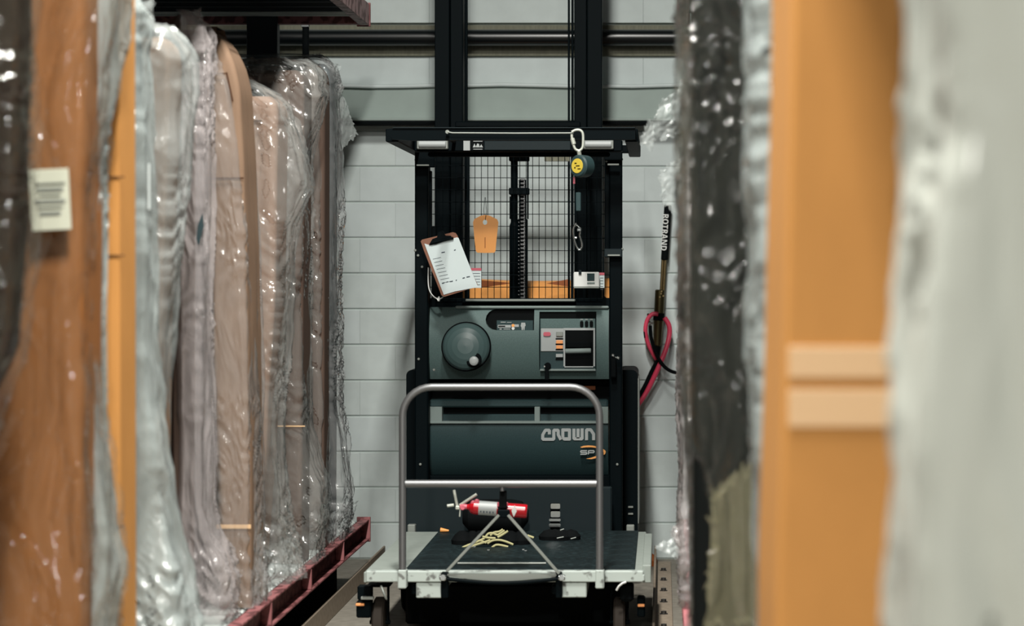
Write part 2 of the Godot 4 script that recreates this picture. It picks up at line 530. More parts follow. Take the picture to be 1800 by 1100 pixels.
# a tall body with rounded vertical edges; o: h0, h1, x (the wall-side X), face ([[h, X]] of the aisle side), zn, zf, r, fold, crump, top (how far the top is drawn in), seed
func tall_body(o: Dictionary) -> Sh:
	var sh := Sh.new()
	var side: float = signf(o.face[0][1] - o.x)
	var rows: int = o.get("rows", 90)
	var nz: int = o.get("nz", 26)
	var nx: int = o.get("nx", 10)
	var loop := []                      # [ix (0 = wall side, 1 = aisle side), iz (0 = near, 1 = far), dir]
	for k in nz + 1:
		loop.append([1.0, 1.0 - float(k) / nz, Vector2(1, 0)])
	for k in range(1, 4):
		var a := PI / 2 * k / 4.0
		loop.append([1.0, 0.0, Vector2(cos(a), sin(a))])
	for k in nx + 1:
		loop.append([1.0 - float(k) / nx, 0.0, Vector2(0, 1)])
	for k in 4:
		loop.append([0.0, k / 3.0, Vector2(-1, 0)])
	for k in nx + 1:
		loop.append([float(k) / nx, 1.0, Vector2(0, -1)])
	for k in range(1, 4):
		var a := -PI / 2 + PI / 2 * k / 4.0
		loop.append([1.0, 1.0, Vector2(cos(a), sin(a))])
	loop.append(loop[0])
	var g := []
	var r: float = o.get("r", 0.02)
	var fold: float = o.get("fold", 0.0)
	var crump: float = o.get("crump", 0.0)
	var top: float = o.get("top", 0.03)
	var tall: float = o.get("shoulder", 0.10)
	var sd: float = o.get("seed", 1.0) * 17.3
	var fy: float = o.get("fy", 0.9)
	for i in rows + 4:
		var t := minf(float(i) / rows, 1.0)
		var h := lerpf(o.h0, o.h1, t)
		var x1 := lookup(o.face, h)
		var zn := lookup(o.near, h) if o.has("near") else float(o.zn)
		var zf: float = o.zf
		var shrink := 0.0
		if h > o.h1 - tall:
			var q: float = (h - (o.h1 - tall)) / tall
			shrink = top * (1.0 - sqrt(maxf(0.0, 1.0 - q * q)))
		var close := 1.0
		if i > rows:
			close = 1.0 - (i - rows) / 3.0
		var row := PackedVector3Array()
		for k in loop.size():
			var e: Array = loop[k]
			var dir: Vector2 = e[2]
			var xa: float = lookup(o.back, h) if o.has("back") else float(o.x)
			var xin := lerpf(xa + side * r, x1 - side * r, e[0])
			var zin := lerpf(zn - r, zf + r, e[1])
			var disp := 0.0
			if fold > 0.0 or crump > 0.0:
				var u: float = zin * 1.0 + xin * 1.0
				var warp := noise_b.get_noise_3d(u * 3.0, h * 2.2, sd) * 0.22
				disp += fold * (ridge((u + warp * 0.35) * 5.0 + h * 0.35, h * fy * 0.6, sd) - 0.3)
				disp += fold * 0.35 * (ridge((u + warp * 0.25) * 15.0 - h * 0.5, h * 0.9, sd + 20.0) - 0.3)
				disp += crump * 0.6 * (ridge(u * 16.0 + warp * 12.0, h * 4.0 - u * 5.0, sd + 40.0) - 0.35)
				var patch := smoothstep(0.12, 0.42, noise_b.get_noise_3d(u * 1.6, h * 1.3, sd + 7.0))
				disp += crump * 1.5 * patch * (ridge(u * 20.0 + warp * 16.0, h * 15.0 + u * 11.0, sd + 60.0) - 0.3)
				if o.has("wild"):            # more rumpled near the bottom and the top
					var wl: float = maxf(1.0 - (h - o.h0) / 0.45, 1.0 - (o.h1 - h) / 0.25)
					if wl > 0.0:
						disp += o.wild * wl * (ridge(u * 13.0 + warp * 14.0, h * 10.0 + u * 6.0, sd + 90.0) - 0.2)
			var rr := r + disp
			var px := xin + side * dir.x * rr
			var pz := zin + dir.y * rr
			var cx := (xa + x1) / 2.0
			var cz := (zn + zf) / 2.0
			if shrink > 0.0:
				px -= side * shrink * maxf(0.0, e[0] * 2.0 - 1.0 + dir.x * 0.1)
				pz -= shrink * (1.0 - 2.0 * e[1]) * 0.7
			px = lerpf(cx, px, close)
			pz = lerpf(cz, pz, close)
			row.append(Vector3(px, h + (disp * 0.5 if i == rows else 0.0), pz))
		g.append(row)
	var c := Vector3((o.x + o.face[0][1]) / 2.0, (o.h0 + o.h1) / 2.0, (o.zn + o.zf) / 2.0)
	sh.grid(g, func(p): return Vector3(p.x - c.x, (p.y - c.y) * 0.02 + (0.3 if p.y >= o.h1 else 0.0), p.z - c.z))
	return sh


# a loose piece of film hung between four corners
func sheet(a: Vector3, b: Vector3, c: Vector3, d: Vector3, amp: float, sd: float, nu := 22, nv := 22, ragged := 0.015, sc := Vector2.ONE) -> Sh:
	var sh := Sh.new()
	var nn := (b - a).cross(d - a).normalized()
	var g := []
	for i in nv + 1:
		var row := PackedVector3Array()
		for j in nu + 1:
			var u := float(j) / nu
			var v := float(i) / nv
			var p := a.lerp(b, u).lerp(d.lerp(c, u), v)
			var w := ridge(p.x * 9.0 * sc.x + p.z * 5.0, p.y * 7.0 * sc.y, sd) * 0.7 + ridge(p.x * 26.0 * sc.x, (p.y * 22.0 + p.z * 20.0) * sc.y, sd + 9.0) * 0.35
			p += nn * amp * w
			var ed := maxf(absf(u - 0.5), absf(v - 0.5)) * 2.0
			if ed > 0.9:
				p += ((a + b + c + d) / 4.0 - p).normalized() * ragged * (noise_c.get_noise_3d(p.x * 60.0, p.y * 60.0, sd) + 0.3)
			row.append(p)
		g.append(row)
	sh.grid(g, func(_p): return Vector3(0.3, 0.1, 1.0))
	return sh


func pz(d: float) -> float:
	return -d


# face tape, seam, label: a thin patch laid on the aisle side
func side_patch(x: float, h0: float, h1: float, z0: float, z1: float, thick := 0.003) -> Sh:
	var s := Sh.new()
	s.box(Vector3(x, (h0 + h1) / 2, (z0 + z1) / 2), Vector3(thick, h1 - h0, absf(z1 - z0)), 0.0008)
	return s


func carton(called: String, label: String, o: Dictionary, m: String, group := "") -> Node3D:
	var cat := "wrapped panel" if called.contains("panel") else "carton"
	var t := thing(called, label, cat, Vector3((o.x + o.face[0][1]) / 2.0, o.h0, (o.zn + o.zf) / 2.0), "tall cartons and panels on the left rack" if o.x < 0.0 else "tall cartons and panels on the right rack")
	part("board" if called.contains("panel") else "box", tall_body(o), M[m], t)
	return t


# ---------------------------------------------------------------- the scene
func _ready() -> void:
	# camera
	var cam := Camera3D.new()
	cam.name = "Camera"
	cam.projection = Camera3D.PROJECTION_FRUSTUM
	cam.keep_aspect = Camera3D.KEEP_HEIGHT
	cam.near = 0.05
	cam.far = 100.0
	cam.size = 1100.0 / F * cam.near
	cam.frustum_offset = Vector2((900.0 - 1163.0) / F * cam.near, (487.0 - 550.0) / F * cam.near)
	cam.position = Vector3(0, EYE, 0)
	add_child(cam)
	cam.make_current()
	# sky, exposure, depth of field
	var env := Environment.new()
	env.background_mode = Environment.BG_COLOR
	env.background_color = Color(0, 0, 0)
	env.tonemap_mode = Environment.TONE_MAPPER_LINEAR
	env.tonemap_exposure = 1.22
	env.sdfgi_enabled = true
	env.ssao_enabled = true
	env.ssil_enabled = true
	var we := WorldEnvironment.new()
	we.name = "Surroundings"
	we.environment = env
	var lens := CameraAttributesPhysical.new()
	lens.frustum_focal_length = 80.0
	lens.frustum_focus_distance = 11.2
	lens.exposure_aperture = 2.2
	we.camera_attributes = lens
	add_child(we)
	noise_a.seed = 3
	noise_a.noise_type = FastNoiseLite.TYPE_SIMPLEX_SMOOTH
	noise_a.frequency = 1.0
	noise_a.fractal_type = FastNoiseLite.FRACTAL_NONE
	noise_b.seed = 8
	noise_b.frequency = 1.0
	noise_b.fractal_type = FastNoiseLite.FRACTAL_NONE
	noise_c.seed = 21
	noise_c.frequency = 1.0
	noise_c.fractal_type = FastNoiseLite.FRACTAL_NONE
	make_materials()
	# high-bay lamps over the aisle
	for k in LAMPS.size():
		high_bay(LAMPS[k], k)
	build_room()
	build_left_rack()
	build_right_rack()
	build_truck()
	build_cart()
	build_small_things()
	build_left_cartons()
	build_right_cartons()


const LAMPS := [[-0.6, 5.6, 6.0, 3.0], [-0.6, 5.6, 1.4, 0.5], [-0.6, 5.6, -3.4, 1.75], [-0.6, 5.6, -7.4, 1.25]]


func high_bay(a: Array, k: int) -> void:
	var at := Vector3(a[0], a[1], a[2])
	var where: String = ["behind the camera", "over the near cartons", "over the middle of the aisle", "nearest the block wall"][k]
	var t := thing("high_bay_lamp", "long white high-bay lamp hanging over the aisle, the one %s" % where, "lamp", at, "high-bay lamps over the aisle")
	var s := Sh.new()
	s.box(at + Vector3(0, 0.05, 0), Vector3(0.36, 0.07, 1.24), 0.01)
	part("housing", s, M.white_plastic, t)
	var g := Sh.new()
	g.box(at + Vector3(0, 0.008, 0), Vector3(0.30, 0.012, 1.18), 0.003)
	var glow := mat("lamp_glow", Color(0.95, 0.96, 0.95), 0.5)
	glow.emission_enabled = true
	glow.emission = Color(1.0, 0.99, 0.95)
	glow.emission_energy_multiplier = 3.0
	part("diffuser", g, glow, t)
	for e in [-0.5, 0.5]:
		var c := Sh.new()
		c.cyl(at + Vector3(0, 0.085, e), at + Vector3(0, 6.5 - a[1], e), 0.004, 6)
		part("hanger", c, M.chrome, t)
	var l := AreaLight3D.new()
	l.name = "glow"
	l.area_size = Vector2(0.30, 1.18)
	l.light_energy = 26.0 * a[3]
	l.light_color = Color(1.0, 0.99, 0.96)
	l.area_range = 30.0
	l.shadow_enabled = true
	t.add_child(l)
	l.position = Vector3(0, -0.006, 0)
	l.rotation = Vector3(-PI / 2, 0, 0)


func slab(x0: float, y0: float, z0: float, x1: float, y1: float, z1: float, bev := 0.0) -> Sh:
	var s := Sh.new()
	s.box(Vector3((x0 + x1) / 2, (y0 + y1) / 2, (z0 + z1) / 2), Vector3(absf(x1 - x0), absf(y1 - y0), absf(z1 - z0)), bev)
	return s


func build_room() -> void:
	struct("floor", slab(-6.2, -0.2, 12.2, 5.2, 0.0, -13.4), M.concrete)
	struct("ceiling", slab(-6.2, 6.5, 12.2, 5.2, 6.7, -13.4), M.roof_steel)
	struct("wall_left", slab(-6.2, 0, 12.2, -6.0, 6.5, -13.4), M.room_wall)
	struct("wall_right", slab(5.0, 0, 12.2, 5.2, 6.5, -13.4), M.room_wall)
	struct("wall_front", slab(-6.0, 0, 12.2, 5.0, 6.5, 12.0), M.room_wall)
	var w := struct("wall_back", slab(-6.0, 0, -13.006, 5.0, 6.5, -13.4), M.mortar)
	# painted concrete blocks, running bond
	var ch := 0.2036
	var bl := 0.4064
	var kinds := [M.block_paint, M.block_paint_pale, M.block_paint_dull]
	var shared := {}
	for row in 13:
		for col in range(-9, 5):
			var off := 0.5 * bl if row % 2 == 1 else 0.0
			var x0 := -0.098 + col * bl + off
			if x0 > 1.4 or x0 < -3.6:
				continue
			var kk := (row * 7 + col * 5 + row * col) % 3
			var b := MeshInstance3D.new()
			b.name = "block"
			if not shared.has(0):
				var s := Sh.new()
				var hh := ch / 2.0 - 0.0035
				s.prism(PackedVector2Array([Vector2(-hh, -0.015), Vector2(hh, -0.015), Vector2(hh, 0.011), Vector2(hh - 0.004, 0.015), Vector2(-hh + 0.004, 0.015), Vector2(-hh, 0.011)]), Vector3((bl - 0.0008) / 2.0, 0, 0), Vector3.UP, Vector3.BACK, Vector3.RIGHT, bl - 0.0008)
				org = Vector3.ZERO
				shared[0] = commit("block", s, null).mesh
			b.mesh = shared[0]
			b.material_override = kinds[absi(kk)]
			w.add_child(b, true)
			b.position = Vector3(x0 + bl / 2, ch * (row + 0.5) + 0.002, -13.013 + 0.0005 * ((row * 3 + col * 11) % 3))
	# smooth upper panels
	for k in range(-4, 3):
		var s := Sh.new()
		s.box(Vector3(-0.105 + (k - 0.5) * 1.22, 2.66 + 0.14, -13.0), Vector3(1.2192, 0.30, 0.05), 0.001)
		part("panel", s, M.block_paint_pale, w)
		var s2 := Sh.new()
		s2.box(Vector3(-0.105 + (k - 0.5) * 1.22, 3.06 + 0.55, -13.0), Vector3(1.2192, 1.1, 0.05), 0.001)
		part("panel", s2, M.block_paint, w)
	# painted steel channel across the wall
	var c := Sh.new()
	c.box(Vector3(-0.5, 2.595, -12.93), Vector3(11.0, 0.185, 0.10), 0.004)
	c.box(Vector3(-0.5, 2.50, -12.90), Vector3(11.0, 0.018, 0.16), 0.004)
	var tr := struct("trim_1", c, M.beam_paint, "painted grey steel channel running across the block wall", "beam")
	var lip := Sh.new()
	var pts := []
	for k in 60:
		var x := -5.9 + k * 0.185
		pts.append(Vector3(x, 2.692 + 0.004 * sin(x * 5.0) + 0.002 * sin(x * 13.0), -12.866))
	lip.tube(pts, 0.012, 8)
	part("lip", lip, M.block_paint_pale, tr)
	var sh2 := Sh.new()
	sh2.box(Vector3(-0.5, 2.482, -12.9), Vector3(11.0, 0.02, 0.15), 0.003)
	part("lower_strip", sh2, M.black_rubber, tr)  # black strip painted in as the shadow under the channel
	struct("trim_2", slab(-6.0, 2.868, -12.95, 5.0, 2.925, -13.02, 0.003), M.tan_strip, "stained tan timber strip under the black pipe", "strip")
	struct("trim_3", slab(-6.0, 3.015, -12.96, 5.0, 3.045, -13.02, 0.003), M.tan_strip, "thin brown strip above the black pipe", "strip")
	var pipe := thing("sprinkler_pipe", "black steel pipe running level along the top of the wall", "pipe", Vector3(-0.5, 2.965, -12.88))
	var ps := Sh.new()
	ps.cyl(Vector3(-5.95, 2.965, -12.88), Vector3(4.95, 2.965, -12.88), 0.046, 20)
	part("pipe_run", ps, M.pipe_black, pipe)
	for x in [-3.2, -1.2, 0.6]:
		var cl := Sh.new()
		cl.lathe(Vector3(x - 0.02, 2.965, -12.88), Vector3.RIGHT, [[0, 0.042], [0, 0.05], [0.04, 0.05], [0.04, 0.042]], 20)
		cl.box(Vector3(x, 2.965, -12.935), Vector3(0.03, 0.05, 0.05), 0.003)
		part("clamp", cl, M.black_paint, pipe)
	# floor guide rails
	for sd in [0, 1]:
		var xr := -1.56 if sd == 0 else -0.035
		var dirx := -1.0 if sd == 0 else 1.0
		var g := thing("guide_rail", ["rusty tan steel angle bolted to the floor under the left rack", "tan steel angle with a row of bolts on the floor right of the cart"][sd], "guide rail", Vector3(xr, 0, -7.5), "floor guide rails")
		var a := Sh.new()
		a.box(Vector3(xr, 0.05, -7.6), Vector3(0.012, 0.10, 10.4), 0.003)
		a.box(Vector3(xr + dirx * 0.045, 0.006, -7.6), Vector3(0.085, 0.012, 10.4), 0.003)
		part("angle", a, M.rail_tan, g)
		for k in 21:
			var b := Sh.new()
			var zz := -4.4 - k * 0.40
			b.lathe(Vector3(xr + dirx * 0.045, 0.012, zz), Vector3.UP, [[0, 0.022], [0.003, 0.022], [0.003, 0.015], [0.014, 0.015], [0.014, 0.0]], 6)
			part("bolt", b, M.bolt, g)


func channel(t: Node3D, called: String, x: float, side: float, h0: float, h1: float, zn: float, zf: float, web: Material, fl: Material) -> Node3D:
	# C section: web set back, flanges top and bottom towards the aisle (side = direction of the aisle)
	var s := Sh.new()
	s.box(Vector3(x - side * 0.045, (h0 + h1) / 2, (zn + zf) / 2), Vector3(0.008, h1 - h0, zn - zf), 0.002)
	var w := part(called, s, web, t)
	for h in [h0, h1]:
		var f := Sh.new()
		f.box(Vector3(x - side * 0.025, h + (0.005 if h == h0 else -0.005), (zn + zf) / 2), Vector3(0.05, 0.010, zn - zf), 0.002)
		part("flange", f, fl, w)
	return w


func build_left_rack() -> void:
	var t := thing("pallet_rack", "dark red steel flow rack with white rollers on the left, carrying the wrapped cartons", "rack", Vector3(-2.3, 0, -7.5))
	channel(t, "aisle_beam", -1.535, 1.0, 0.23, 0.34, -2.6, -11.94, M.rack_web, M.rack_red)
	for k in 9:
		var s := Sh.new()
		s.box(Vector3(-1.555, 0.285, -11.0 + 1.02 * k), Vector3(0.042, 0.088, 0.02), 0.002)
		part("stiffener", s, M.rack_red, t)
	part("end_plate", slab(-1.528, 0.222, -11.94, -1.60, 0.352, -11.955, 0.002), M.rack_red, t)
	part("bed", slab(-1.59, 0.24, -2.6, -3.0, 0.285, -11.93, 0.003), M.rack_navy, t)
	for k in 140:
		var s := Sh.new()
		var z := -3.6 - k * 0.0595
		s.cyl(Vector3(-1.598, 0.314, z), Vector3(-1.80, 0.314, z), 0.0235, 8)
		part("roller", s, M.roller_white, t)
	for k in 70:
		var s := Sh.new()
		var z := -3.6 - k * 0.119
		s.cyl(Vector3(-1.82, 0.314, z), Vector3(-2.95, 0.314, z), 0.0235, 6)
		part("long_roller", s, M.roller_white, t)
	part("under_rack_plate", slab(-1.655, 0.0, -2.6, -1.675, 0.235, -11.6, 0.002), M.pit_black, t)  # black plate added to make the space under the rack read as shade
	# posts
	for z in [-11.84, -7.22, -2.7]:
		for x in [-2.08, -3.0]:
			part("post", slab(x - 0.08, 0.0, z, x + 0.08, 5.0, z - 0.08, 0.004), M.rack_navy, t)
	# upper tier
	part("upper_beam", slab(-1.535, 2.93, -2.6, -1.585, 3.045, -11.94, 0.003), M.rack_red_lit, t)
	part("upper_end_plate", slab(-1.528, 2.925, -11.94, -1.60, 3.05, -11.955, 0.002), M.rack_red, t)
	part("cross_beam", slab(-1.585, 2.93, -11.86, -3.1, 3.045, -11.92, 0.003), M.rack_red, t)
	part("upper_bed", slab(-1.585, 2.99, -2.6, -3.1, 3.03, -11.86, 0.003), M.rack_navy, t)
	for k in 44:
		var s := Sh.new()
		var z := -11.75 + k * 0.2
		s.cyl(Vector3(-1.60, 2.975, z), Vector3(-2.98, 2.975, z), 0.02, 6)
		part("upper_roller", s, M.roller_white if k % 5 == 0 else M.rack_navy, t)
	# conduit on the wall beside the rack
	var c := thing("conduit", "thin black conduit with a bright clip beside the rack post", "pipe", Vector3(-1.955, 0, -12.5))
	var s := Sh.new()
	s.cyl(Vector3(-1.955, 0.0, -12.5), Vector3(-1.955, 2.985, -12.5), 0.019, 10)
	part("tube", s, M.black_rubber, c)
	var k2 := Sh.new()
	k2.box(Vector3(-1.955, 2.99, -12.49), Vector3(0.045, 0.02, 0.03), 0.003)
	part("clip", k2, M.chrome, c)


func build_right_rack() -> void:
	var t := thing("pallet_rack", "red steel flow rack on the right, mostly hidden by film-wrapped cartons", "rack", Vector3(0.9, 0, -7.5))
	var s := Sh.new()
	s.box(Vector3(0.111, 0.335, -6.95), Vector3(0.058, 0.010, 9.98), 0.002)
	var top := part("top_flange", s, M.rack_pink, t)
	part("web", slab(0.10, 0.23, -1.96, 0.092, 0.33, -11.94, 0.002), M.rack_web, top)
	part("lower_strip", slab(0.084, 0.225, -1.96, 0.14, 0.235, -11.94, 0.002), M.rack_red, t)
	part("bed", slab(0.145, 0.24, -1.96, 1.6, 0.285, -11.93, 0.003), M.rack_navy, t)
	for k in 140:
		var r := Sh.new()
		var z := -2.0 - k * 0.0705
		r.cyl(Vector3(0.15, 0.314, z), Vector3(1.5, 0.314, z), 0.0235, 6)
		part("roller", r, M.roller_white, t)
	part("under_rack_plate", slab(0.26, 0.0, -1.96, 0.28, 0.235, -11.6, 0.002), M.rack_navy, t)
	for z in [-11.84, -7.6, -2.1]:
		part("post", slab(1.42, 0.0, z, 1.58, 5.0, z - 0.08, 0.004), M.rack_navy, t)
	channel(t, "upper_beam", 0.085, -1.0, 2.93, 3.06, -1.96, -11.94, M.rack_red, M.rack_red)
	part("upper_end_plate", slab(0.082, 2.925, -11.94, 0.15, 3.065, -11.955, 0.002), M.rack_red, t)
	part("upper_bed", slab(0.14, 2.99, -1.96, 1.6, 3.03, -11.9, 0.003), M.rack_navy, t)


# ---------------------------------------------------------------- order picker
func build_truck() -> void:
	var bp: Material = M.black_paint
	var t := thing("order_picker", "black and dark grey stand-on order picker truck with a tall mast, parked facing the camera", "lift truck", Vector3(-0.75, 0, -11.8))
	# mast
	for q in [[764, 790, "outer_mast_rail"], [791.2, 813, "inner_mast_rail"], [1009, 1031, "inner_mast_rail"], [1032.2, 1058, "outer_mast_rail"]]:
		var s := Sh.new()
		var a := P(q[0], 0, 12.1)
		var b := P(q[1], 0, 12.1)
		var dz: float = 0.0 if q[2] == "outer_mast_rail" else 0.012
		s.box(Vector3((a.x + b.x) / 2, 2.35, -12.16 - dz), Vector3(b.x - a.x, 4.5, 0.12), 0.004)
		part(q[2], s, bp, t)
	for q in [[819.5, 0.0085], [1000, 0.006], [1006.3, 0.0065]]:
		var a := P(q[0], 0, 12.15)
		var s := Sh.new()
		s.cyl(Vector3(a.x, 1.2, a.z), Vector3(a.x, 4.4, a.z), q[1], 8)
		part("lift_rod", s, bp, t)
	part("mast_tie", box1(800, 213.5, 1020, 223, 12.07, 0.08), bp, t)
	part("mast_tie", slab(-1.2, 0.3, -12.1, -0.34, 0.42, -12.2, 0.004), bp, t)
	part("mast_tie", slab(-1.2, 4.2, -12.1, -0.34, 4.32, -12.2, 0.004), bp, t)
	# lift cylinder and chain
	var cy := Sh.new()
	var ca := P(904, 524, 12.0)
	cy.cyl(Vector3(ca.x, 0.3, ca.z), Vector3(ca.x, 2.30, ca.z), 0.019, 14)
	cy.lathe(Vector3(ca.x, 0.3, ca.z), Vector3.UP, [[0, 0], [0, 0.026], [1.58, 0.026], [1.60, 0.019]], 14)
	var cyo := part("lift_cylinder", cy, bp, t)
	for yy in [[274.0, 283.0], [330.0, 342.0]]:
		part("collar", box1(894.5, yy[0], 930, yy[1], 11.95, 0.05), bp, cyo)
	part("guide_bar", box1(926.3, 276, 929, 385, 11.97, 0.02, 0.002), bp, cyo)
	part("guide_bar", box1(895.5, 345, 897.8, 385, 11.97, 0.02, 0.002), bp, cyo)
	part("hose_plate", box1(910, 385, 927.5, 640, 12.03, 0.02, 0.003), bp, cyo)
	var chain := Sh.new()
	for k in 34:
		var y := 313.0 + k * 6.7
		var q := P(919, y + 2.6, 11.985)
		chain.box(q, Vector3(0.026, 0.012, 0.012), 0.003)
		chain.cyl(q + Vector3(-0.024, -0.004, 0), q + Vector3(-0.018, -0.004, 0), 0.0035, 6)
		chain.box(q + Vector3(0.008, -0.010, -0.003), Vector3(0.008, 0.018, 0.008), 0.002)
	var ch := part("lift_chain", chain, M.tube_steel, t, "bright steel lift chain")
	ch.set_meta("kind", "stuff")
	var chb := Sh.new()
	bx(chb, 912, 316, 925.5, 545, 12.0, 0.012, 0.002)
	part("chain_backing", chb, bp, t)
	# posts of the operator compartment
	for q in [[729, 752.5, 270, 940, "post"], [1071, 1093.6, 262, 940, "post"]]:
		part(q[4], box1(q[0], q[2], q[1], q[3], 11.5, 0.10, 0.006), bp, t)
	part("post_lip", box1(752.5, 300, 758.5, 470, 11.56, 0.04, 0.003), bp, t)
	part("post_lip", box1(1062.5, 280, 1071, 452, 11.56, 0.05, 0.003), bp, t)
	part("corner_plate", box1(729, 262, 764, 294, 11.47, 0.03, 0.004), bp, t)
	part("corner_plate", box1(1062, 258, 1094, 282, 11.47, 0.03, 0.004), bp, t)
	part("hinge_plate", box1(1062, 437, 1094, 452, 11.46, 0.04, 0.004), M.blue_black, t)
	var clipm: Material = M.strip_grey
	for q in [[732, 289, 754, 291.5], [1068, 287.5, 1088, 290.5], [1068, 447, 1090, 450]]:
		part("latch_pin", box1(q[0], q[1], q[2], q[3], 11.44, 0.02, 0.001), clipm, t)
	for q in [[735, 449], [742, 469], [736, 631], [739, 816], [1085, 816], [1082, 629], [763, 650], [1066, 283], [1080, 266], [745, 267], [731, 281], [730, 440], [1093, 280], [1094, 438]]:
		var s := Sh.new()
		s.lathe(P(q[0], q[1], 11.5), Vector3.BACK, [[0, 0.007], [0.006, 0.007], [0.009, 0.004], [0.009, 0]], 8)
		part("screw", s, M.strip_grey, t)
	# overhead guard: frame with bars, open between them
	var gy0 := P(0, 225, 10.5).y
	var gy1 := P(0, 248, 10.5).y
	var gf := Sh.new()
	poly_px(gf, [[689, 226], [1117, 223.5], [1117, 245], [1100, 245.5], [730, 246.5], [722, 247], [689, 245]], 10.5, 0.05)
	var gfo := part("guard_frame", gf, bp, t)
	for x in [-1.25, -0.14]:
		part("guard_side", slab(x - 0.03, gy1, -10.55, x + 0.03, gy0, -11.9, 0.004), bp, gfo)
	part("guard_rear", slab(-1.28, gy1 + 0.02, -11.85, -0.11, gy0, -11.92, 0.004), bp, gfo)
	for k in 2:
		var x := -1.02 + k * 0.63
		part("guard_bar", slab(x - 0.008, gy0 - 0.03, -10.55, x + 0.008, gy0 - 0.005, -11.86, 0.003), bp, gfo)
	part("edge_strip", box1(690, 223.6, 1116, 225.4, 10.49, 0.02, 0.001), M.blue_black, gfo)
	part("guard_crossbar", box1(728, 246, 1094, 266, 11.2, 0.09, 0.005), bp, t)
	part("crossbar_panel", box1(851, 247.5, 1003, 264, 11.19, 0.02, 0.003), M.blue_black, t)
	for x in [[734, 786], [1026, 1077]]:
		var f := part("dome_lamp", box1(x[0] - 1.5, 244.5, x[1] + 1.5, 262, 11.17, 0.03, 0.004), M.strip_grey, t)
		var s := Sh.new()
		var a := P(x[0] + 2, 253.5, 11.17)
		var b := P(x[1] - 2, 253.5, 11.17)
		s.cyl(a + Vector3(0, 0, -0.002), b + Vector3(0, 0, -0.002), 0.018, 14)
		part("lens", s, M.plate_grey, f)
	part("lower_rail", box1(752, 267.5, 1072, 275, 11.3, 0.05, 0.006), bp, t)
	# warning plate on the crossbar
	var wp := part("warning_plate", box1(827, 246.5, 850.5, 264.5, 11.185, 0.004, 0.001), M.pit_black, t)
	part("sticker", box1(814.5, 246.5, 826.2, 264.5, 11.18, 0.004, 0.001), M.plate_grey, t, "white paper sticker")
	var pg := Sh.new()
	for q in [[[831, 259], [834, 252], [837, 259]], [[836, 259], [839, 252], [842, 253], [843, 259]], [[842.5, 259], [846, 253.5], [849, 259]]]:
		poly_px(pg, q, 11.183, 0.002)
	for yy in [247.6, 261.6]:
		poly_px(pg, [[832, yy], [848, yy], [848, yy + 1.1], [832, yy + 1.1]], 11.183, 0.002)
	part("pictogram", pg, M.plate_grey, wp)
	# mesh guard
	var mg := Sh.new()
	bx(mg, 820, 274, 825.2, 526, 11.72, 0.02, 0.003)
	bx(mg, 1003.3, 274, 1008, 526, 11.72, 0.02, 0.003)
	bx(mg, 812, 524.5, 1012, 532.5, 11.70, 0.05, 0.004)
	bx(mg, 752, 524, 1078, 541, 11.75, 0.05, 0.004)
	var mgo := part("mesh_guard", mg, bp, t)
	part("sill", box1(818, 525.5, 1011, 530, 11.66, 0.06, 0.004), M.strip_grey, mgo, "worn grey sill under the mesh")
	for k in 29:
		var x := 756.0 + k * 11.27
		var s := Sh.new()
		s.cyl(P(x, 272, 11.74), P(x, 526, 11.74), 0.0019, 5)
		part("wire", s, bp, mgo)
	for k in 12:
		var y := 291.0 + k * 21.35
		var s := Sh.new()
		s.cyl(P(752, y, 11.735), P(1078, y, 11.735), 0.0019, 5)
		part("wire", s, bp, mgo)
	part("mesh_tab", box1(957, 275, 1001, 283.5, 11.76, 0.01, 0.002), M.tan_strip, mgo, "dull olive tab behind the mesh")
	# infill beside the mesh, with its rounded cut-out lower right
	part("infill_plate", box1(758.5, 398, 766, 540, 11.62, 0.01, 0.002), bp, t)
	var inf := Sh.new()
	poly_px(inf, [[1059, 452], [1062, 452], [1062, 520], [1066, 523.5], [1072, 523.5], [1077.5, 519], [1077.5, 452], [1080, 452], [1080, 541], [1059, 541]], 11.6, 0.012)
	part("infill_plate", inf, bp, t)
	# operator console
	build_console(t)
	# lower body
	var lp := Sh.new()
	curved_px(lp, [[[754, 744], [1069, 744], [1069, 838], [754, 838]]], 11.7, 0.10, 744, 838, 8.0, -42.0)
	part("lower_panel", lp, M.dark_plastic, t)
	part("panel_cap", box1(754, 702, 1069, 716, 11.72, 0.20, 0.008), M.dark_plastic, t)
	var band := Sh.new()
	for q in [[754, 777], [939.5, 949], [1047.5, 1069]]:
		bx(band, q[0], 715, q[1], 744, 11.69, 0.12, 0.002)
	bx(band, 754, 740.5, 1069, 744.5, 11.685, 0.12, 0.002)
	part("tray_band", band, M.band_plastic, t)
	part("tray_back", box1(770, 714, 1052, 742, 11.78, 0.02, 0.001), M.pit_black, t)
	part("tray_floor", box1(777, 728, 1048, 742, 11.75, 0.03, 0.004), M.dark_plastic, t)
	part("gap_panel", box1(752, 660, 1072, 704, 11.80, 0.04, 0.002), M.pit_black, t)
	part("warning_strip", box1(1012, 678, 1046.5, 685, 11.78, 0.01, 0.001), M.orange_dark, t, "orange warning strip")
	# maker's lettering and model badge
	var lg := Sh.new()
	var pl := func(a: Array) -> Array:
		var o := []
		for p in a:
			o.append([940.0 + p[0] / 12.857, 740.0 + p[1] / 12.857])
		return o
	for st in [
		[[330, 300], [330, 205], [240, 205], [180, 310], [180, 410], [430, 410], [430, 205], [530, 205], [530, 310], [590, 420]],
				[[885, 170], [885, 400], [1070, 400], [1070, 165]], [[978, 170], [978, 390]],
		[[1170, 430], [1170, 195], [1265, 195], [1330, 295], [1330, 430]]]:
		stroke_px(lg, pl.call(st), 5.3, 11.697, 0.003)
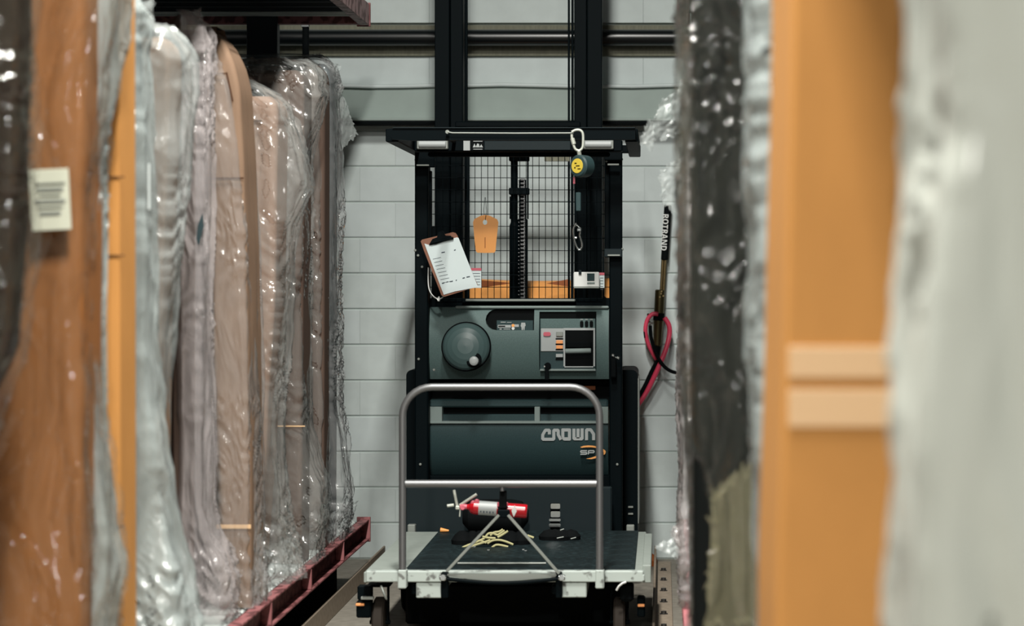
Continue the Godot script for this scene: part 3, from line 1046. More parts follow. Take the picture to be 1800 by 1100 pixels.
	poly_px(lg, pl.call([[600, 182], [615, 165], [710, 165], [710, 235], [668, 235], [668, 365], [710, 365], [710, 440], [660, 440], [632, 420], [600, 340]]), 11.697, 0.003)
	poly_px(lg, pl.call([[710, 165], [800, 165], [818, 185], [818, 420], [800, 440], [710, 440], [710, 365], [750, 365], [750, 235], [710, 235]]), 11.697, 0.003)
	part("maker_lettering", lg, M.plate_grey, t, "pale block lettering reading CROWN")
	var bd := Sh.new()
	for st in [[[1180, 668], [1050, 668], [1035, 690], [1050, 708], [1165, 708], [1178, 728], [1160, 748], [1030, 748]], [[1210, 750], [1215, 668], [1330, 668], [1345, 690], [1325, 712], [1215, 712]]]:
		stroke_px(bd, pl.call(st), 2.0, 11.697, 0.003)
	part("badge_letters", bd, M.plate_grey, t, "grey letters reading SP")
	var sw := Sh.new()
	poly_px(sw, pl.call([[1030, 585], [1100, 560], [1200, 548], [1320, 555], [1430, 580], [1530, 620], [1590, 660], [1605, 695], [1590, 740], [1560, 765], [1550, 700], [1480, 645], [1390, 605], [1280, 590], [1150, 592], [1060, 602]]), 11.697, 0.003)
	poly_px(sw, pl.call([[1160, 850], [1280, 825], [1390, 785], [1490, 740], [1490, 790], [1390, 835], [1280, 858]]), 11.697, 0.003)
	part("badge_swoosh", sw, M.orange_plastic, t, "orange swoosh round the badge")
	# kick panel, floor, fairings, chassis
	part("kick_panel", box1(713, 856, 1075, 945, 11.27, 0.06, 0.006), M.blue_black, t)
	part("step_panel", box1(752, 836, 1072, 862, 11.72, 0.2, 0.004), bp, t)
	part("operator_floor", slab(-1.27, 0.22, -11.24, -0.26, 0.31, -11.9, 0.006), bp, t)
	for q in [[714, 742], [1086, 1121]]:
		var s := Sh.new()
		poly_px(s, rounded_px(q[0], 650, q[1], 985, 10), 11.85, 0.55)
		part("side_fairing", s, bp, t)
	part("fairing_edge", box1(1120.6, 665, 1123, 920, 11.86, 0.5, 0.001), M.strip_grey, t, "pale edge of the right fairing")
	for q in [[726, 894], [728, 906], [1108, 891], [1108, 903]]:
		part("reflector", box1(q[0] - 4, q[1] - 1.6, q[0] + 5, q[1] + 1.6, 11.46 if q[0] < 900 else 11.84, 0.01, 0.001), M.strip_grey, t)
	for q in [[716, 922, 730, 938], [1101, 923, 1115, 938]]:
		part("foot_block", box1(q[0], q[1], q[2], q[3], 11.22, 0.05, 0.004), M.strip_grey, t)
	part("skirt", slab(-1.25, 0.03, -11.3, -0.28, 0.22, -11.85, 0.01), bp, t)  # black box added to block light reaching the floor under the cart
	var cz := Sh.new()
	cz.box(Vector3(-0.75, 0.34, -12.3), Vector3(1.16, 0.60, 0.86), 0.03)
	part("chassis", cz, bp, t)
	for x in [-1.2, -0.3]:
		var wz := Sh.new()
		wz.cyl(Vector3(x - 0.05, 0.13, -12.35), Vector3(x + 0.05, 0.13, -12.35), 0.13, 20)
		part("wheel", wz, M.black_rubber, t)
	for x in [-1.02, -0.42]:
		part("fork", slab(x - 0.05, 0.255, -9.72, x + 0.05, 0.295, -11.3, 0.006), bp, t)
	# orange hood behind the mast
	var hood := Sh.new()
	var g := []
	for i in 9:
		var row := PackedVector3Array()
		for j in 25:
			var u := j / 24.0
			var px := lerpf(816.0, 1080.0, u)
			var sag := 487.5 + 6.0 * pow(sin(u * PI), 0.7)
			var y: float = sag if i > 0 else sag + 1.0
			if i == 2:
				y = sag + 8.0
			if i > 2:
				y = lerpf(sag + 12.0, 720.0, (i - 2) / 6.0)
			var d: float = [12.66, 12.64, 12.55, 12.40, 12.36, 12.34, 12.32, 12.31, 12.30][i]
			row.append(P(px, y, d))
		g.append(row)
	hood.grid(g, func(_p): return Vector3(0, 0.4, 1.0))
	var ho := part("power_unit_hood", hood, M.orange_cover, t, "orange hood seen through the mesh")
	for q in [[[843, 492], [902, 497.5], [843, 506]], [[960, 498], [1002, 490], [1002, 504]]]:
		var s := Sh.new()
		poly_px(s, q, 12.30, 0.02)
		part("shaded_corner", s, M.orange_dark, ho)  # brown triangles paint the shadow at the corners of the cover


func build_console(t: Node3D) -> void:
	var d := 11.55
	var c := Sh.new()
	# face tiled round its two openings
	var left := [[754, 540], [896, 540], [896, 543.5]]
	for k in 9:
		var a := deg_to_rad(-90.0 - 22.5 * k)
		left.append([871.5 + cos(a) * 18.5, 562.0 + sin(a) * 18.5])
	left.append_array([[896, 580.5], [896, 667], [754, 667]])
	var tiles := [left]
	for q in [[896, 540, 938.5, 543.5], [896, 580.5, 938.5, 667], [938.5, 540, 947.5, 667], [947.5, 540, 1048, 548], [947.5, 651, 1048, 667], [1048, 540, 1070, 667]]:
		tiles.append([[q[0], q[1]], [q[2], q[1]], [q[2], q[3]], [q[0], q[3]]])
	curved_px(c, tiles, d, 0.07, 540, 667, 32.0, -34.0)
	var co := part("console", c, M.grey_plastic, t)
	part("console_lip", box1(800, 537.5, 1070, 542.5, d + 0.03, 0.05, 0.005), M.band_plastic, co)
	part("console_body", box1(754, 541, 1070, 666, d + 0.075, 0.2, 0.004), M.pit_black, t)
	# pocket with its label
	var pk := Sh.new()
	bx(pk, 852, 542, 940, 583, d + 0.058, 0.012, 0.001)
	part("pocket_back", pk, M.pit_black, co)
	var ip := Sh.new()
	bx(ip, 873, 563, 937, 580.5, d + 0.035, 0.02, 0.001)
	var ipo := part("instruction_plate", ip, M.dark_plastic, t)
	var pr := Sh.new()
	for q in [[875, 571, 898, 576], [899, 570, 912, 574.5], [880, 565.5, 889, 566.8], [891, 566, 899, 567], [878, 577.3, 882, 579.3], [885, 577.6, 897, 579]]:
		poly_px(pr, [[q[0], q[1]], [q[2], q[1]], [q[2], q[3]], [q[0], q[3]]], d + 0.033, 0.002)
	poly_px(pr, [[916.5, 567], [923, 567], [924, 572], [922.5, 574], [922, 580], [920.6, 580], [919.8, 575.5], [919, 580], [917, 580], [916.5, 575], [915, 573]], d + 0.033, 0.002)
	part("print", pr, M.plate_grey, ipo)
	var pr2 := Sh.new()
	poly_px(pr2, [[876, 572.4], [888, 572.4], [888, 574], [876, 574]], d + 0.030, 0.002)
	part("print", pr2, M.pit_black, ipo)
	for q in [[902, 572, 4.0, 3.0], [902, 577, 3.0, 3.0]]:
		var s := Sh.new()
		s.lathe(P(q[0], q[1], d + 0.033), Vector3.BACK, [[0, 0.008], [0.002, 0.008], [0.002, 0]], 12)
		part("indicator", s, M.orange_plastic if q[1] < 575 else M.white_plastic, ipo)
	# control module
	var mb := Sh.new()
	bx(mb, 949, 560, 1047, 650, d + 0.03, 0.02, 0.002)
	var mo := part("control_module", mb, M.dark_plastic, t)
	part("module_top", box1(950, 560, 1046, 577, d + 0.026, 0.01, 0.002), M.grey_plastic, mo)
	part("module_back", box1(947, 547, 1049, 562, d + 0.05, 0.01, 0.001), M.pit_black, mo)
	part("face_plate", box1(950.5, 577, 992.5, 617.5, d + 0.024, 0.01, 0.002), M.plate_grey, mo)
	var fr := Sh.new()
	bx(fr, 990.5, 576.5, 1046, 580.5, d + 0.022, 0.02, 0.001)
	bx(fr, 990.5, 580.5, 993.5, 644, d + 0.022, 0.02, 0.001)
	bx(fr, 1043, 580.5, 1046, 644, d + 0.022, 0.02, 0.001)
	bx(fr, 992, 643.5, 1043, 646, d + 0.022, 0.02, 0.001)
	part("grip_frame", fr, M.plate_grey, mo)
	part("grip_well", box1(993.5, 580.5, 1043, 644, d + 0.024, 0.006, 0.001), M.pit_black, mo)
	part("grip_base", box1(995, 600, 1040, 612, d - 0.005, 0.03, 0.006), M.black_rubber, mo)
	var gr := Sh.new()
	gr.cyl(P(993.5, 617, d - 0.035), P(1039, 616, d - 0.035), 0.0125, 16)
	part("grip", gr, M.band_plastic, mo)
	part("sill", box1(949, 648.5, 1047, 652, d - 0.004, 0.05, 0.002), M.band_plastic, mo)
	var rb := Sh.new()
	poly_px(rb, rounded_px(955, 583.5, 968, 590.5, 3.0), d + 0.016, 0.012)
	part("red_button", rb, M.red_button, mo)
	for q in [[977.5, 583, 989.5, 591, "strip_grey"], [977.5, 598, 989.5, 604, "orange_lamp"], [977.5, 607, 989.5, 613, "orange_lamp"], [977, 622, 989.5, 628, "plate_grey"]]:
		part("key_button", box1(q[0], q[1], q[2], q[3], d + 0.014, 0.014, 0.002), M[q[4]], mo)
	for y in [595.5, 605.0, 614.5, 631.0]:
		part("key_gap", box1(976.5, y - 1.2, 990, y + 1.2, d + 0.022, 0.006, 0.001), M.pit_black, mo)
	for x in [1022.5, 1031, 1039.5]:
		var s := Sh.new()
		poly_px(s, rounded_px(x - 3, 564, x + 3, 575, 2.6), d + 0.022, 0.006)
		part("indicator_hole", s, M.pit_black, mo)
		part("indicator_dash", box1(x - 2.5, 560.6, x + 2.5, 562.2, d + 0.022, 0.004, 0.001), M.plate_grey, mo)
	# key with its strap
	var k := Sh.new()
	k.lathe(P(962, 643, d - 0.02), Vector3.FORWARD, [[0, 0], [0, 0.016], [0.05, 0.016], [0.05, 0]], 14)
	var ko := part("key_switch", k, M.black_rubber, t)
	part("key_strap", box1(957.5, 648, 964.5, 668, d - 0.02, 0.012, 0.003), M.black_rubber, ko)
	var kd := Sh.new()
	kd.cyl(P(957, 644, d - 0.022), P(957, 644, d - 0.016), 0.005, 8)
	part("key_pin", kd, M.chrome, ko)
	# steering tiller: domed wheel with a spinner knob
	var w := Sh.new()
	var wc := P(822, 611, d)
	w.lathe(wc, (Vector3(0, 0.10, 1)).normalized(), [[0.0, 0.06], [0.055, 0.07], [0.065, 0.112], [0.075, 0.119], [0.090, 0.1195], [0.104, 0.110], [0.118, 0.092], [0.129, 0.068], [0.135, 0.04], [0.137, 0.0]], 48)
	var wo := part("tiller_wheel", w, M.tiller_grey, t)
	var rim := Sh.new()
	var ax := (Vector3(0, 0.10, 1)).normalized()
	rim.lathe(wc + ax * 0.070, ax, [[0, 0.112], [0, 0.124], [0.012, 0.126], [0.022, 0.122], [0.022, 0.112]], 48)
	part("rim", rim, M.black_rubber, wo)
	var kn := Sh.new()
	var kc := P(833, 632, d - 0.12)
	kn.lathe(kc, Vector3.BACK, [[-0.02, 0.0], [-0.02, 0.038], [0.008, 0.040], [0.012, 0.036], [0.012, 0.0]], 20)
	part("knob_well", kn, M.black_rubber, wo)
	var kb := Sh.new()
	kb.lathe(P(834, 634, d - 0.125), Vector3.BACK, [[0.0, 0.012], [0.02, 0.012], [0.024, 0.0235], [0.036, 0.0245], [0.046, 0.021], [0.050, 0.012], [0.051, 0]], 20)
	part("spinner_knob", kb, M.plate_grey, wo)
	# lever at the right post
	var lv := Sh.new()
	bx(lv, 1073, 628, 1083, 664, 11.43, 0.05, 0.006)
	var lo := part("side_lever", lv, M.black_rubber, t)
	for q in [[1077.5, 624], [1086.5, 628.5]]:
		var s := Sh.new()
		s.lathe(P(q[0], q[1], 11.44), Vector3.BACK, [[0, 0.009], [0.014, 0.009], [0.018, 0.005], [0.018, 0]], 10)
		part("lever_tip", s, M.chrome, lo)


# ---------------------------------------------------------------- platform cart
func build_cart() -> void:
	var t := thing("platform_cart", "low platform cart with black mat and bent steel tube rail before the truck", "cart", Vector3(-0.66, 0, -10.4))
	var d := 9.69
	var top := P(0, 1004, d).y
	# deck
	part("deck", slab(-1.26, top - 0.04, -9.70, -0.075, top, -11.2, 0.004), M.worn_deck, t)
	var m := Sh.new()
	m.box(Vector3((P(711, 0, d).x + P(1116, 0, d).x) / 2, top + 0.003, -10.44), Vector3(P(1116, 0, d).x - P(711, 0, d).x, 0.010, 1.48), 0.003)
	part("mat", m, M.deck_mat, t, "worn black rubber mat")
	var fb := Sh.new()
	bx(fb, 643, 1003.5, 1131, 1023, 9.66, 0.05, 0.004)
	part("front_beam", fb, M.worn_white, t, "chipped pale front beam")
	part("side_beam", slab(-0.082, top - 0.05, -9.70, -0.045, top + 0.025, -10.9, 0.003), M.worn_deck, t)
	part("side_beam", slab(-1.27, top - 0.05, -9.70, -1.245, top - 0.005, -11.2, 0.003), M.worn_deck, t)
	for q in [[731.5, 1023, 776, 1051], [986.5, 1023, 1031, 1050]]:
		part("fork_pocket", box1(q[0], q[1], q[2], q[3], 9.67, 1.5, 0.004), M.worn_white, t)
	for q in [[775, 788], [976.5, 988]]:
		var b := part("rail_bracket", box1(q[0], 1006, q[1], 1051, 9.63, 0.05, 0.004), M.black_paint, t)
		var s := Sh.new()
		var x: float = 778.5 if q[0] < 900 else 987.5
		s.cyl(P(x - 6, 1015, 9.60), P(x + 6, 1015, 9.60), 0.012, 10)
		s.cyl(P(x, 1015, 9.62), P(x, 1015, 9.585), 0.015, 6)
		part("pivot_bolt", s, M.chrome, b)
	# tube rail
	var r := 0.0155
	var pts := []
	var xl := P(707.5, 0, 9.6).x
	var xr := P(1054, 0, 9.6).x
	var yt := P(0, 680, 9.6).y
	var yb := P(0, 1008, 9.6).y
	var R := 0.125
	var z := -9.6
	pts.append(Vector3(xl, yb, z))
	pts.append(Vector3(xl, yt - R, z))
	for k in range(1, 9):
		var a := PI - PI / 2 * k / 8.0
		pts.append(Vector3(xl + R + cos(a) * R, yt - R + sin(a) * R, z))
	for k in range(0, 9):
		var a := PI / 2 - PI / 2 * k / 8.0
		pts.append(Vector3(xr - R + cos(a) * R, yt - R + sin(a) * R, z))
	pts.append(Vector3(xr, yb, z))
	var hs := Sh.new()
	hs.tube(pts, r, 18)
	var ho := part("tube_rail", hs, M.tube_steel, t, "scuffed bare steel tube rail")
	var cb := Sh.new()
	cb.cyl(Vector3(xl + 0.01, P(0, 850, 9.6).y, z), Vector3(xr - 0.01, P(0, 850, 9.6).y, z), 0.0165, 16)
	part("rail_crossbar", cb, M.tube_steel, ho)
	var st := Sh.new()
	st.cyl(P(883, 850, 9.6), P(883, 863, 9.6), 0.009, 10)
	part("crossbar_stub", st, M.tube_steel, ho)
	for q in [[699, 714], [1046.5, 1062]]:
		part("rail_socket", box1(q[0], 1002, q[1], 1034.5, 9.575, 0.06, 0.004), M.worn_white, t)
	for q in [[[877, 905], [785, 1004]], [[893, 905], [983, 1008]]]:
		var a := P(q[0][0], q[0][1], 9.6)
		var b := P(q[1][0], q[1][1], 9.6)
		var s := Sh.new()
		var dir := (b - a).normalized()
		var bas := Basis(dir.cross(Vector3.BACK).normalized(), dir, Vector3.BACK)
		s.box((a + b) / 2, Vector3(0.0125, (b - a).length(), 0.012), 0.002, bas)
		part("brace", s, M.strip_grey, t)
	part("brace_head", box1(874, 896, 896, 910, 9.61, 0.02, 0.004), M.black_paint, t)
	# bowed bar across the front
	var bb := Sh.new()
	var pl := [[786, 1009.0], [978, 1009.0]]
	for k in 13:
		var u := k / 12.0
		pl.append([lerpf(978, 786, u), 1012.0 + 9.0 * sin(u * PI)])
	poly_px(bb, pl, 9.62, 0.03)
	part("bowed_bar", bb, M.strip_grey, t)
	var bt := Sh.new()
	var bpts := []
	for k in 17:
		var u := k / 16.0
		bpts.append(P(lerpf(776, 990, u), 1016.0 + 8.5 * sin(u * PI), 9.61))
	bt.tube(bpts, 0.008, 8)
	part("bowed_rim", bt, M.black_paint, t)
	var ls := Sh.new()
	ls.cyl(Vector3(P(804, 0, 9.85).x, top + 0.014, -9.85), Vector3(P(960, 0, 9.85).x, top + 0.014, -9.85), 0.005, 8)
	part("edge_rod", ls, M.strip_grey, t)
	part("added_shade_box", slab(-1.16, 0.04, -10.3, -0.16, 0.22, -11.15, 0.01), M.pit_black, t)  # black box added so the space under the deck stays dark
	# casters
	for c in [[668, 9.9], [1089, 9.9], [668, 11.0], [1089, 11.0]]:
		var x := P(c[0], 0, 9.9).x
		var cz: float = -c[1]
		var f := Sh.new()
		f.box(Vector3(x, 0.275, cz), Vector3(0.10, 0.012, 0.12), 0.003)
		f.box(Vector3(x - 0.036, 0.19, cz), Vector3(0.006, 0.17, 0.05), 0.002)
		f.box(Vector3(x + 0.036, 0.19, cz), Vector3(0.006, 0.17, 0.05), 0.002)
		f.cyl(Vector3(x - 0.045, 0.11, cz), Vector3(x + 0.045, 0.11, cz), 0.01, 8)
		var fo := part("caster", f, M.black_paint, t)
		var w := Sh.new()
		w.lathe(Vector3(x - 0.025, 0.11, cz), Vector3.RIGHT, [[0, 0], [0, 0.098], [0.008, 0.11], [0.042, 0.11], [0.05, 0.098], [0.05, 0]], 28)
		part("wheel", w, M.wheel_dark if c[1] < 10.0 else M.black_rubber, fo)
	# corner gear at the left: bracket, grey plate, reflectors
	part("corner_bracket", box1(628, 1030, 652, 1054, 9.78, 0.06, 0.004), M.black_paint, t)
	part("corner_plate", box1(634, 1049, 656, 1054, 9.74, 0.03, 0.002), M.strip_grey, t)
	part("corner_box", box1(626, 1056, 652, 1086, 9.78, 0.08, 0.006), M.black_paint, t)
	part("corner_reflector", box1(625, 1060.5, 640, 1065, 9.76, 0.02, 0.002), M.orange_lamp, t, "orange reflector")
	part("corner_box", box1(1120, 1050, 1134, 1085, 9.78, 0.08, 0.006), M.black_paint, t)
	part("corner_reflector", box1(1121, 1062, 1133, 1066.5, 9.76, 0.02, 0.002), M.orange_lamp, t, "orange reflector")
	part("corner_plate", box1(1124, 1010, 1133, 1021, 9.66, 0.03, 0.003), M.worn_white, t)
	var hk := Sh.new()
	hk.tube([P(1084, 1037, 9.66), P(1088, 1030, 9.65), P(1094, 1025, 9.65), P(1100, 1023, 9.66)], 0.005, 8)
	part("hook", hk, M.white_plastic, t)
	var hk2 := Sh.new()
	hk2.tube([P(670, 1030, 9.68), P(673, 1038, 9.66), P(677, 1048, 9.66), P(679, 1052, 9.67)], 0.005, 8)
	part("hook", hk2, M.strip_grey, t)
	part("caster_cover", box1(1090, 1025, 1114, 1058, 9.75, 0.08, 0.012), M.black_rubber, t)


# ---------------------------------------------------------------- small things
func chip_ring(c: Vector3, rx: float, ry: float, ex: Vector3, ey: Vector3, a0 := 0.0, a1 := TAU, n := 28) -> Array:
	var out := []
	for k in n + 1:
		var a := lerpf(a0, a1, float(k) / n)
		out.append(c + ex * cos(a) * rx + ey * sin(a) * ry)
	return out


func build_small_things() -> void:
	# fire extinguisher strapped to the rail
	var d := 9.7
	var A := P(820, 890.5, d)
	var B := P(926.5, 898.5, d)
	var ax := (B - A).normalized()
	var up := ax.cross(Vector3.FORWARD).normalized()
	if up.y < 0.0:
		up = -up
	var L := (B - A).length()
	var px := d / F
	var t := thing("fire_extinguisher", "small red fire extinguisher with a silver label, strapped sideways to the cart rail", "extinguisher", (A + B) / 2)
	var s := Sh.new()
	var r := 12.2 * px
	s.lathe(A, ax, [[0, 0], [0, r * 0.35], [0.012, r * 0.45], [0.018, r * 0.8], [0.032, r], [L - 0.008, r], [L, r * 0.93], [L, 0]], 28)
	part("cylinder", s, M.red_paint, t)
	var lb := Sh.new()
	var l0 := 22.0 * px
	var l1 := 54.0 * px
	lb.lathe(A + ax * l0, ax, [[0, r], [0, r + 0.0008], [l1 - l0, r + 0.0008], [l1 - l0, r]], 28)
	var lbo := part("label", lb, M.plate_grey, t, "silver printed label")
	var pr := Sh.new()
	for k in 5:
		var q := A + ax * (l0 + (4.0 + k * 5.4) * px) + Vector3(0, -0.010, 0) + Vector3.BACK * (r * 0.955)
		pr.box(q, Vector3(0.006, 0.012 + 0.004 * (k % 2), 0.0012), 0.0003)
	part("print", pr, M.ink, lbo)
	var dm := Sh.new()
	var dc := A + ax * (L - 22.0 * px) + Vector3.BACK * (r + 0.001)
	dm.prism(PackedVector2Array([Vector2(0, 10.5) * px, Vector2(4.6, 0) * px, Vector2(0, -10.5) * px, Vector2(-4.6, 0) * px]), dc, ax, up, Vector3.BACK, 0.006)
	part("diamond_mark", dm, M.white_plastic, t, "white diamond mark")
	var vl := Sh.new()
	vl.lathe(A - ax * 0.028, ax, [[0, 0], [0, 0.010], [0.02, 0.012], [0.03, 0.011], [0.03, 0]], 14)
	vl.cyl(P(813, 892, d - 0.012), P(813, 892, d + 0.012), 0.011, 14)
	part("valve", vl, M.red_button, t)
	var hd := Sh.new()
	hd.tube([P(804, 891, d), P(801, 877, d), P(798, 861, d)], 0.0062, 8, 0.55, Vector3.BACK)
	hd.box(P(804.5, 892, d), Vector3(0.018, 0.016, 0.018), 0.003)
	part("squeeze_lever", hd, M.cast_alloy, t)
	var h2 := Sh.new()
	h2.tube([P(808, 888, d), P(818, 881.5, d), P(828, 875, d), P(838, 868.5, d)], 0.0062, 8, 0.55, Vector3.BACK)
	part("carry_handle", h2, M.cast_alloy, t)
	var ga := Sh.new()
	ga.cyl(P(786, 889, d), P(798, 887.5, d), 0.0072, 10)
	part("gauge", ga, M.cast_alloy, t)
	var nz := Sh.new()
	nz.cyl(P(809, 894, d), P(808, 908, d), 0.0032, 8)
	part("nozzle", nz, M.cast_alloy, t)
	for q in [[838, 881.5, 4.6], [831, 883, 3.4]]:
		var s2 := Sh.new()
		s2.lathe(P(q[0], q[1], d - 0.012), Vector3.BACK, [[-0.01, 0], [-0.01, q[2] * px], [0.006, q[2] * px], [0.008, q[2] * px * 0.7], [0.008, 0]], 12)
		part("clip_stud", s2, M.red_button, t)
	# its strap
	var sp := thing("strap", "black rubber strap holding the red extinguisher to the rail crossbar", "strap", P(884, 906, 9.66))
	var ss := Sh.new()
	bx(ss, 878, 862, 890.5, 893, 9.625, 0.012, 0.002)
	ss.lathe(A + ax * (56.0 * px), ax, [[0, r + 0.001], [0, r + 0.006], [15.0 * px, r + 0.006], [15.0 * px, r + 0.001]], 28)
	part("band", ss, M.webbing_black, sp)
	for x in [875.5, 891.5]:
		var s3 := Sh.new()
		s3.box(P(x, 886.5, 9.665), Vector3(0.008, 0.020, 0.012), 0.003)
		part("buckle", s3, M.red_button, sp)
	part("tag", box1(880, 899, 888, 904, 9.655, 0.004, 0.001), M.red_paint, sp)
	# safety harness heaps on the mat
	var top := P(0, 1004, 9.69).y + 0.008
	var hp := thing("safety_harness", "heap of yellow-edged black harness webbing on the black mat behind the extinguisher", "harness", Vector3(P(866, 0, 10.6).x, top, -10.6))
	var hz := -10.55
	var body := Sh.new()
	for q in [[812, 955, 0.05], [845, 945, 0.055], [868, 950, 0.05], [895, 950, 0.06], [915, 958, 0.045], [830, 962, 0.04], [880, 962, 0.04]]:
		var c := P(q[0], q[1], 10.6)
		body.lathe(Vector3(c.x, top, -10.62), Vector3.UP, [[0, q[2]], [0.02, q[2] * 1.05], [0.045, q[2] * 0.7], [0.06, q[2] * 0.3], [0.062, 0]], 14)
	part("pad", body, M.webbing_black, hp)
	var pk := Sh.new()
	var qa := P(806, 0, 11.1)
	var qb := P(928, 0, 11.1)
	pk.lathe(Vector3(qa.x + 0.02, top + 0.08, -11.12), Vector3.RIGHT, [[0, 0], [0.0, 0.04], [0.03, 0.075], [0.10, 0.08], [qb.x - qa.x - 0.10, 0.08], [qb.x - qa.x - 0.05, 0.07], [qb.x - qa.x - 0.02, 0.03], [qb.x - qa.x - 0.02, 0]], 20)
	part("rolled_pack", pk, M.webbing_black, hp)
	var straps := [
		[[805, 967], [818, 960], [836, 953], [852, 946]], [[818, 965], [835, 958], [851, 953], [862, 949]],
		[[853, 945], [858, 938], [866, 937], [874, 940], [880, 937], [887, 932]], [[862, 941], [868, 936], [878, 934], [884, 930]],
		[[875, 944], [884, 939], [893, 933]], [[848, 943], [858, 945], [871, 946]], [[843, 949], [849, 952], [855, 954]],
		[[857, 955], [866, 950], [878, 949], [890, 952], [902, 957]], [[863, 964], [871, 958], [880, 958], [893, 961]], [[927, 941], [933, 943], [938, 945]]]
	for st in straps:
		var pts := []
		for k in st.size():
			var q := P(st[k][0], st[k][1], 10.5)
			pts.append(Vector3(q.x, q.y, -10.5))
		var s4 := Sh.new()
		s4.tube(smooth(pts, 4), 0.0052, 8, 0.6, Vector3.BACK)
		part("strap", s4, M.webbing_yellow, hp, "pale yellow strap")
	for q in [[858.5, 967], [834, 961], [920, 966], [924, 968]]:
		var s5 := Sh.new()
		s5.box(P(q[0], q[1], 10.3), Vector3(0.014, 0.007, 0.008), 0.002)
		part("buckle", s5, M.chrome, hp)
	# adjuster strap with silver buckles
	var ad := thing("lanyard_strap", "black strap with four silver adjuster buckles standing on the mat right of the extinguisher", "strap", Vector3(P(978, 0, 10.9).x, top, -10.9))
	var ab := Sh.new()
	bx(ab, 967, 884, 984, 955, 10.92, 0.015, 0.003)
	for q in [[965, 0.05], [985, 0.06], [1003, 0.045], [975, 0.05]]:
		var c := P(q[0], 960, 10.75)
		ab.lathe(Vector3(c.x, top, -10.8), Vector3.UP, [[0, q[1]], [0.018, q[1] * 1.05], [0.04, q[1] * 0.6], [0.05, 0]], 14)
	part("webbing", ab, M.webbing_black, ad)
	for q in [[968, 885, 984.5, 894], [968, 898.5, 984.5, 909], [965, 911.5, 985.5, 916], [965, 920, 985.5, 926]]:
		var s6 := Sh.new()
		poly_px(s6, rounded_px(q[0], q[1], q[2], q[3], 2.0), 10.895, 0.014)
		part("buckle", s6, M.chrome, ad)
	for q in [[988, 931, 5], [971, 956, 4], [986, 965, 4], [986, 971, 3.5], [1008, 946, 7], [985, 945, 9]]:
		var s7 := Sh.new()
		var a := P(q[0] - q[2] * 0.7, q[1] + 1.0, 10.68)
		s7.cyl(a, a + Vector3(q[2] * 0.0036, 0.006, -0.004), 0.0035, 8)
		part("fitting", s7, M.strip_grey, ad)
	var or_ := thing("orange_scrap", "small orange scrap at the rear edge of the black mat", "scrap", Vector3(P(781, 0, 11.1).x, top, -11.1))
	var os := Sh.new()
	var oa := Vector3(P(774, 0, 11.1).x, top + 0.012, -11.1)
	os.cyl(oa, oa + Vector3(0.042, -0.004, 0.0), 0.012, 10, 0.005)
	part("foam", os, M.orange_plastic, or_)
	# clipboard
	var cd := 11.36
	var cb := thing("clipboard", "brown clipboard with white paper hanging tilted on the left post of the truck", "clipboard", P(790, 520, cd))
	var bs := Sh.new()
	poly_px(bs, [[739.5, 424], [742, 421], [796, 408], [801, 409.5], [804, 414], [834, 488], [841, 503], [781, 521.5], [776, 519], [745, 440]], cd, 0.006)
	part("board", bs, M.hardboard, cb)
	var pp := Sh.new()
	poly_px(pp, [[746, 428], [757, 431], [803, 417], [806, 418], [839, 501], [843, 504], [800, 512], [780, 518], [764, 476]], cd - 0.004, 0.003)
	var po := part("paper", pp, M.paper, cb)
	var ik := Sh.new()
	for q in [[777, 497, 781], [785, 495, 787], [791, 494, 796], [801, 492, 803], [813, 488, 817], [820, 486, 826], [776, 443, 782], [798, 439, 801]]:
		poly_px(ik, [[q[0], q[1]], [q[2], q[1] - 1.0], [q[2], q[1] + 0.8], [q[0], q[1] + 1.8]], cd - 0.0055, 0.0012)
	for k in 8:
		poly_px(ik, [[761 + k * 2.2, 455 + k * 6.0], [775 + k * 2.4, 452 + k * 6.0], [775 + k * 2.4, 452.6 + k * 6.0], [761 + k * 2.2, 455.6 + k * 6.0]], cd - 0.0055, 0.0012)
	part("handwriting", ik, M.ink, po).set_meta("kind", "stuff")
	var cs := Sh.new()
	poly_px(cs, [[754, 430], [760, 420], [768, 417], [771, 408], [778, 405], [783, 414], [792, 414], [797, 420], [780, 424], [766, 429]], cd - 0.012, 0.012)
	cs.cyl(P(757, 427, cd - 0.014), P(797, 418, cd - 0.014), 0.006, 8)
	part("clip", cs, M.black_paint, cb)
	var hk := thing("hook_strap", "curled white plastic strap below the clipboard on the left post", "strap", P(765, 525, 11.42))
	var hs := Sh.new()
	hs.tube(smooth([P(753, 470, 11.44), P(753, 498, 11.44), P(756, 513, 11.43), P(764, 523, 11.42), P(774, 525, 11.42), P(780, 520, 11.42)], 5), 0.014, 8, 0.25, Vector3.RIGHT)
	part("strip", hs, M.white_plastic, hk)
	# orange tag on the mesh
	var og := thing("hang_tag", "orange plastic tag with a hole, hung by a wire on the mesh guard", "tag", P(853, 444, 11.66))
	var ts := Sh.new()
	var hole := []
	for k in 17:
		var a := TAU * k / 16.0 - PI / 2
		hole.append([852.5 + cos(a) * 3.9, 390.5 + sin(a) * 4.6])
	var outer_l := [[852.5, 377.5], [845, 379], [833.5, 385], [831.5, 391], [834, 420], [836.5, 441], [839, 444], [852.5, 444.5]]
	var outer_r := [[852.5, 444.5], [869, 444], [871, 441], [873.5, 415], [876, 391], [874, 385.5], [861, 379], [852.5, 377.5]]
	var pa := outer_l.duplicate()
	for k in range(8, 17):
		pa.append(hole[k])
	var pb := outer_r.duplicate()
	for k in range(0, 9):
		pb.append(hole[k])
	poly_px(ts, pa, 11.665, 0.005)
	poly_px(ts, pb, 11.665, 0.005)
	part("plate", ts, M.orange_plastic, og)
	part("slot", box1(852, 417, 853.3, 436, 11.663, 0.002, 0.0003), M.orange_dark, og)
	var wr := Sh.new()
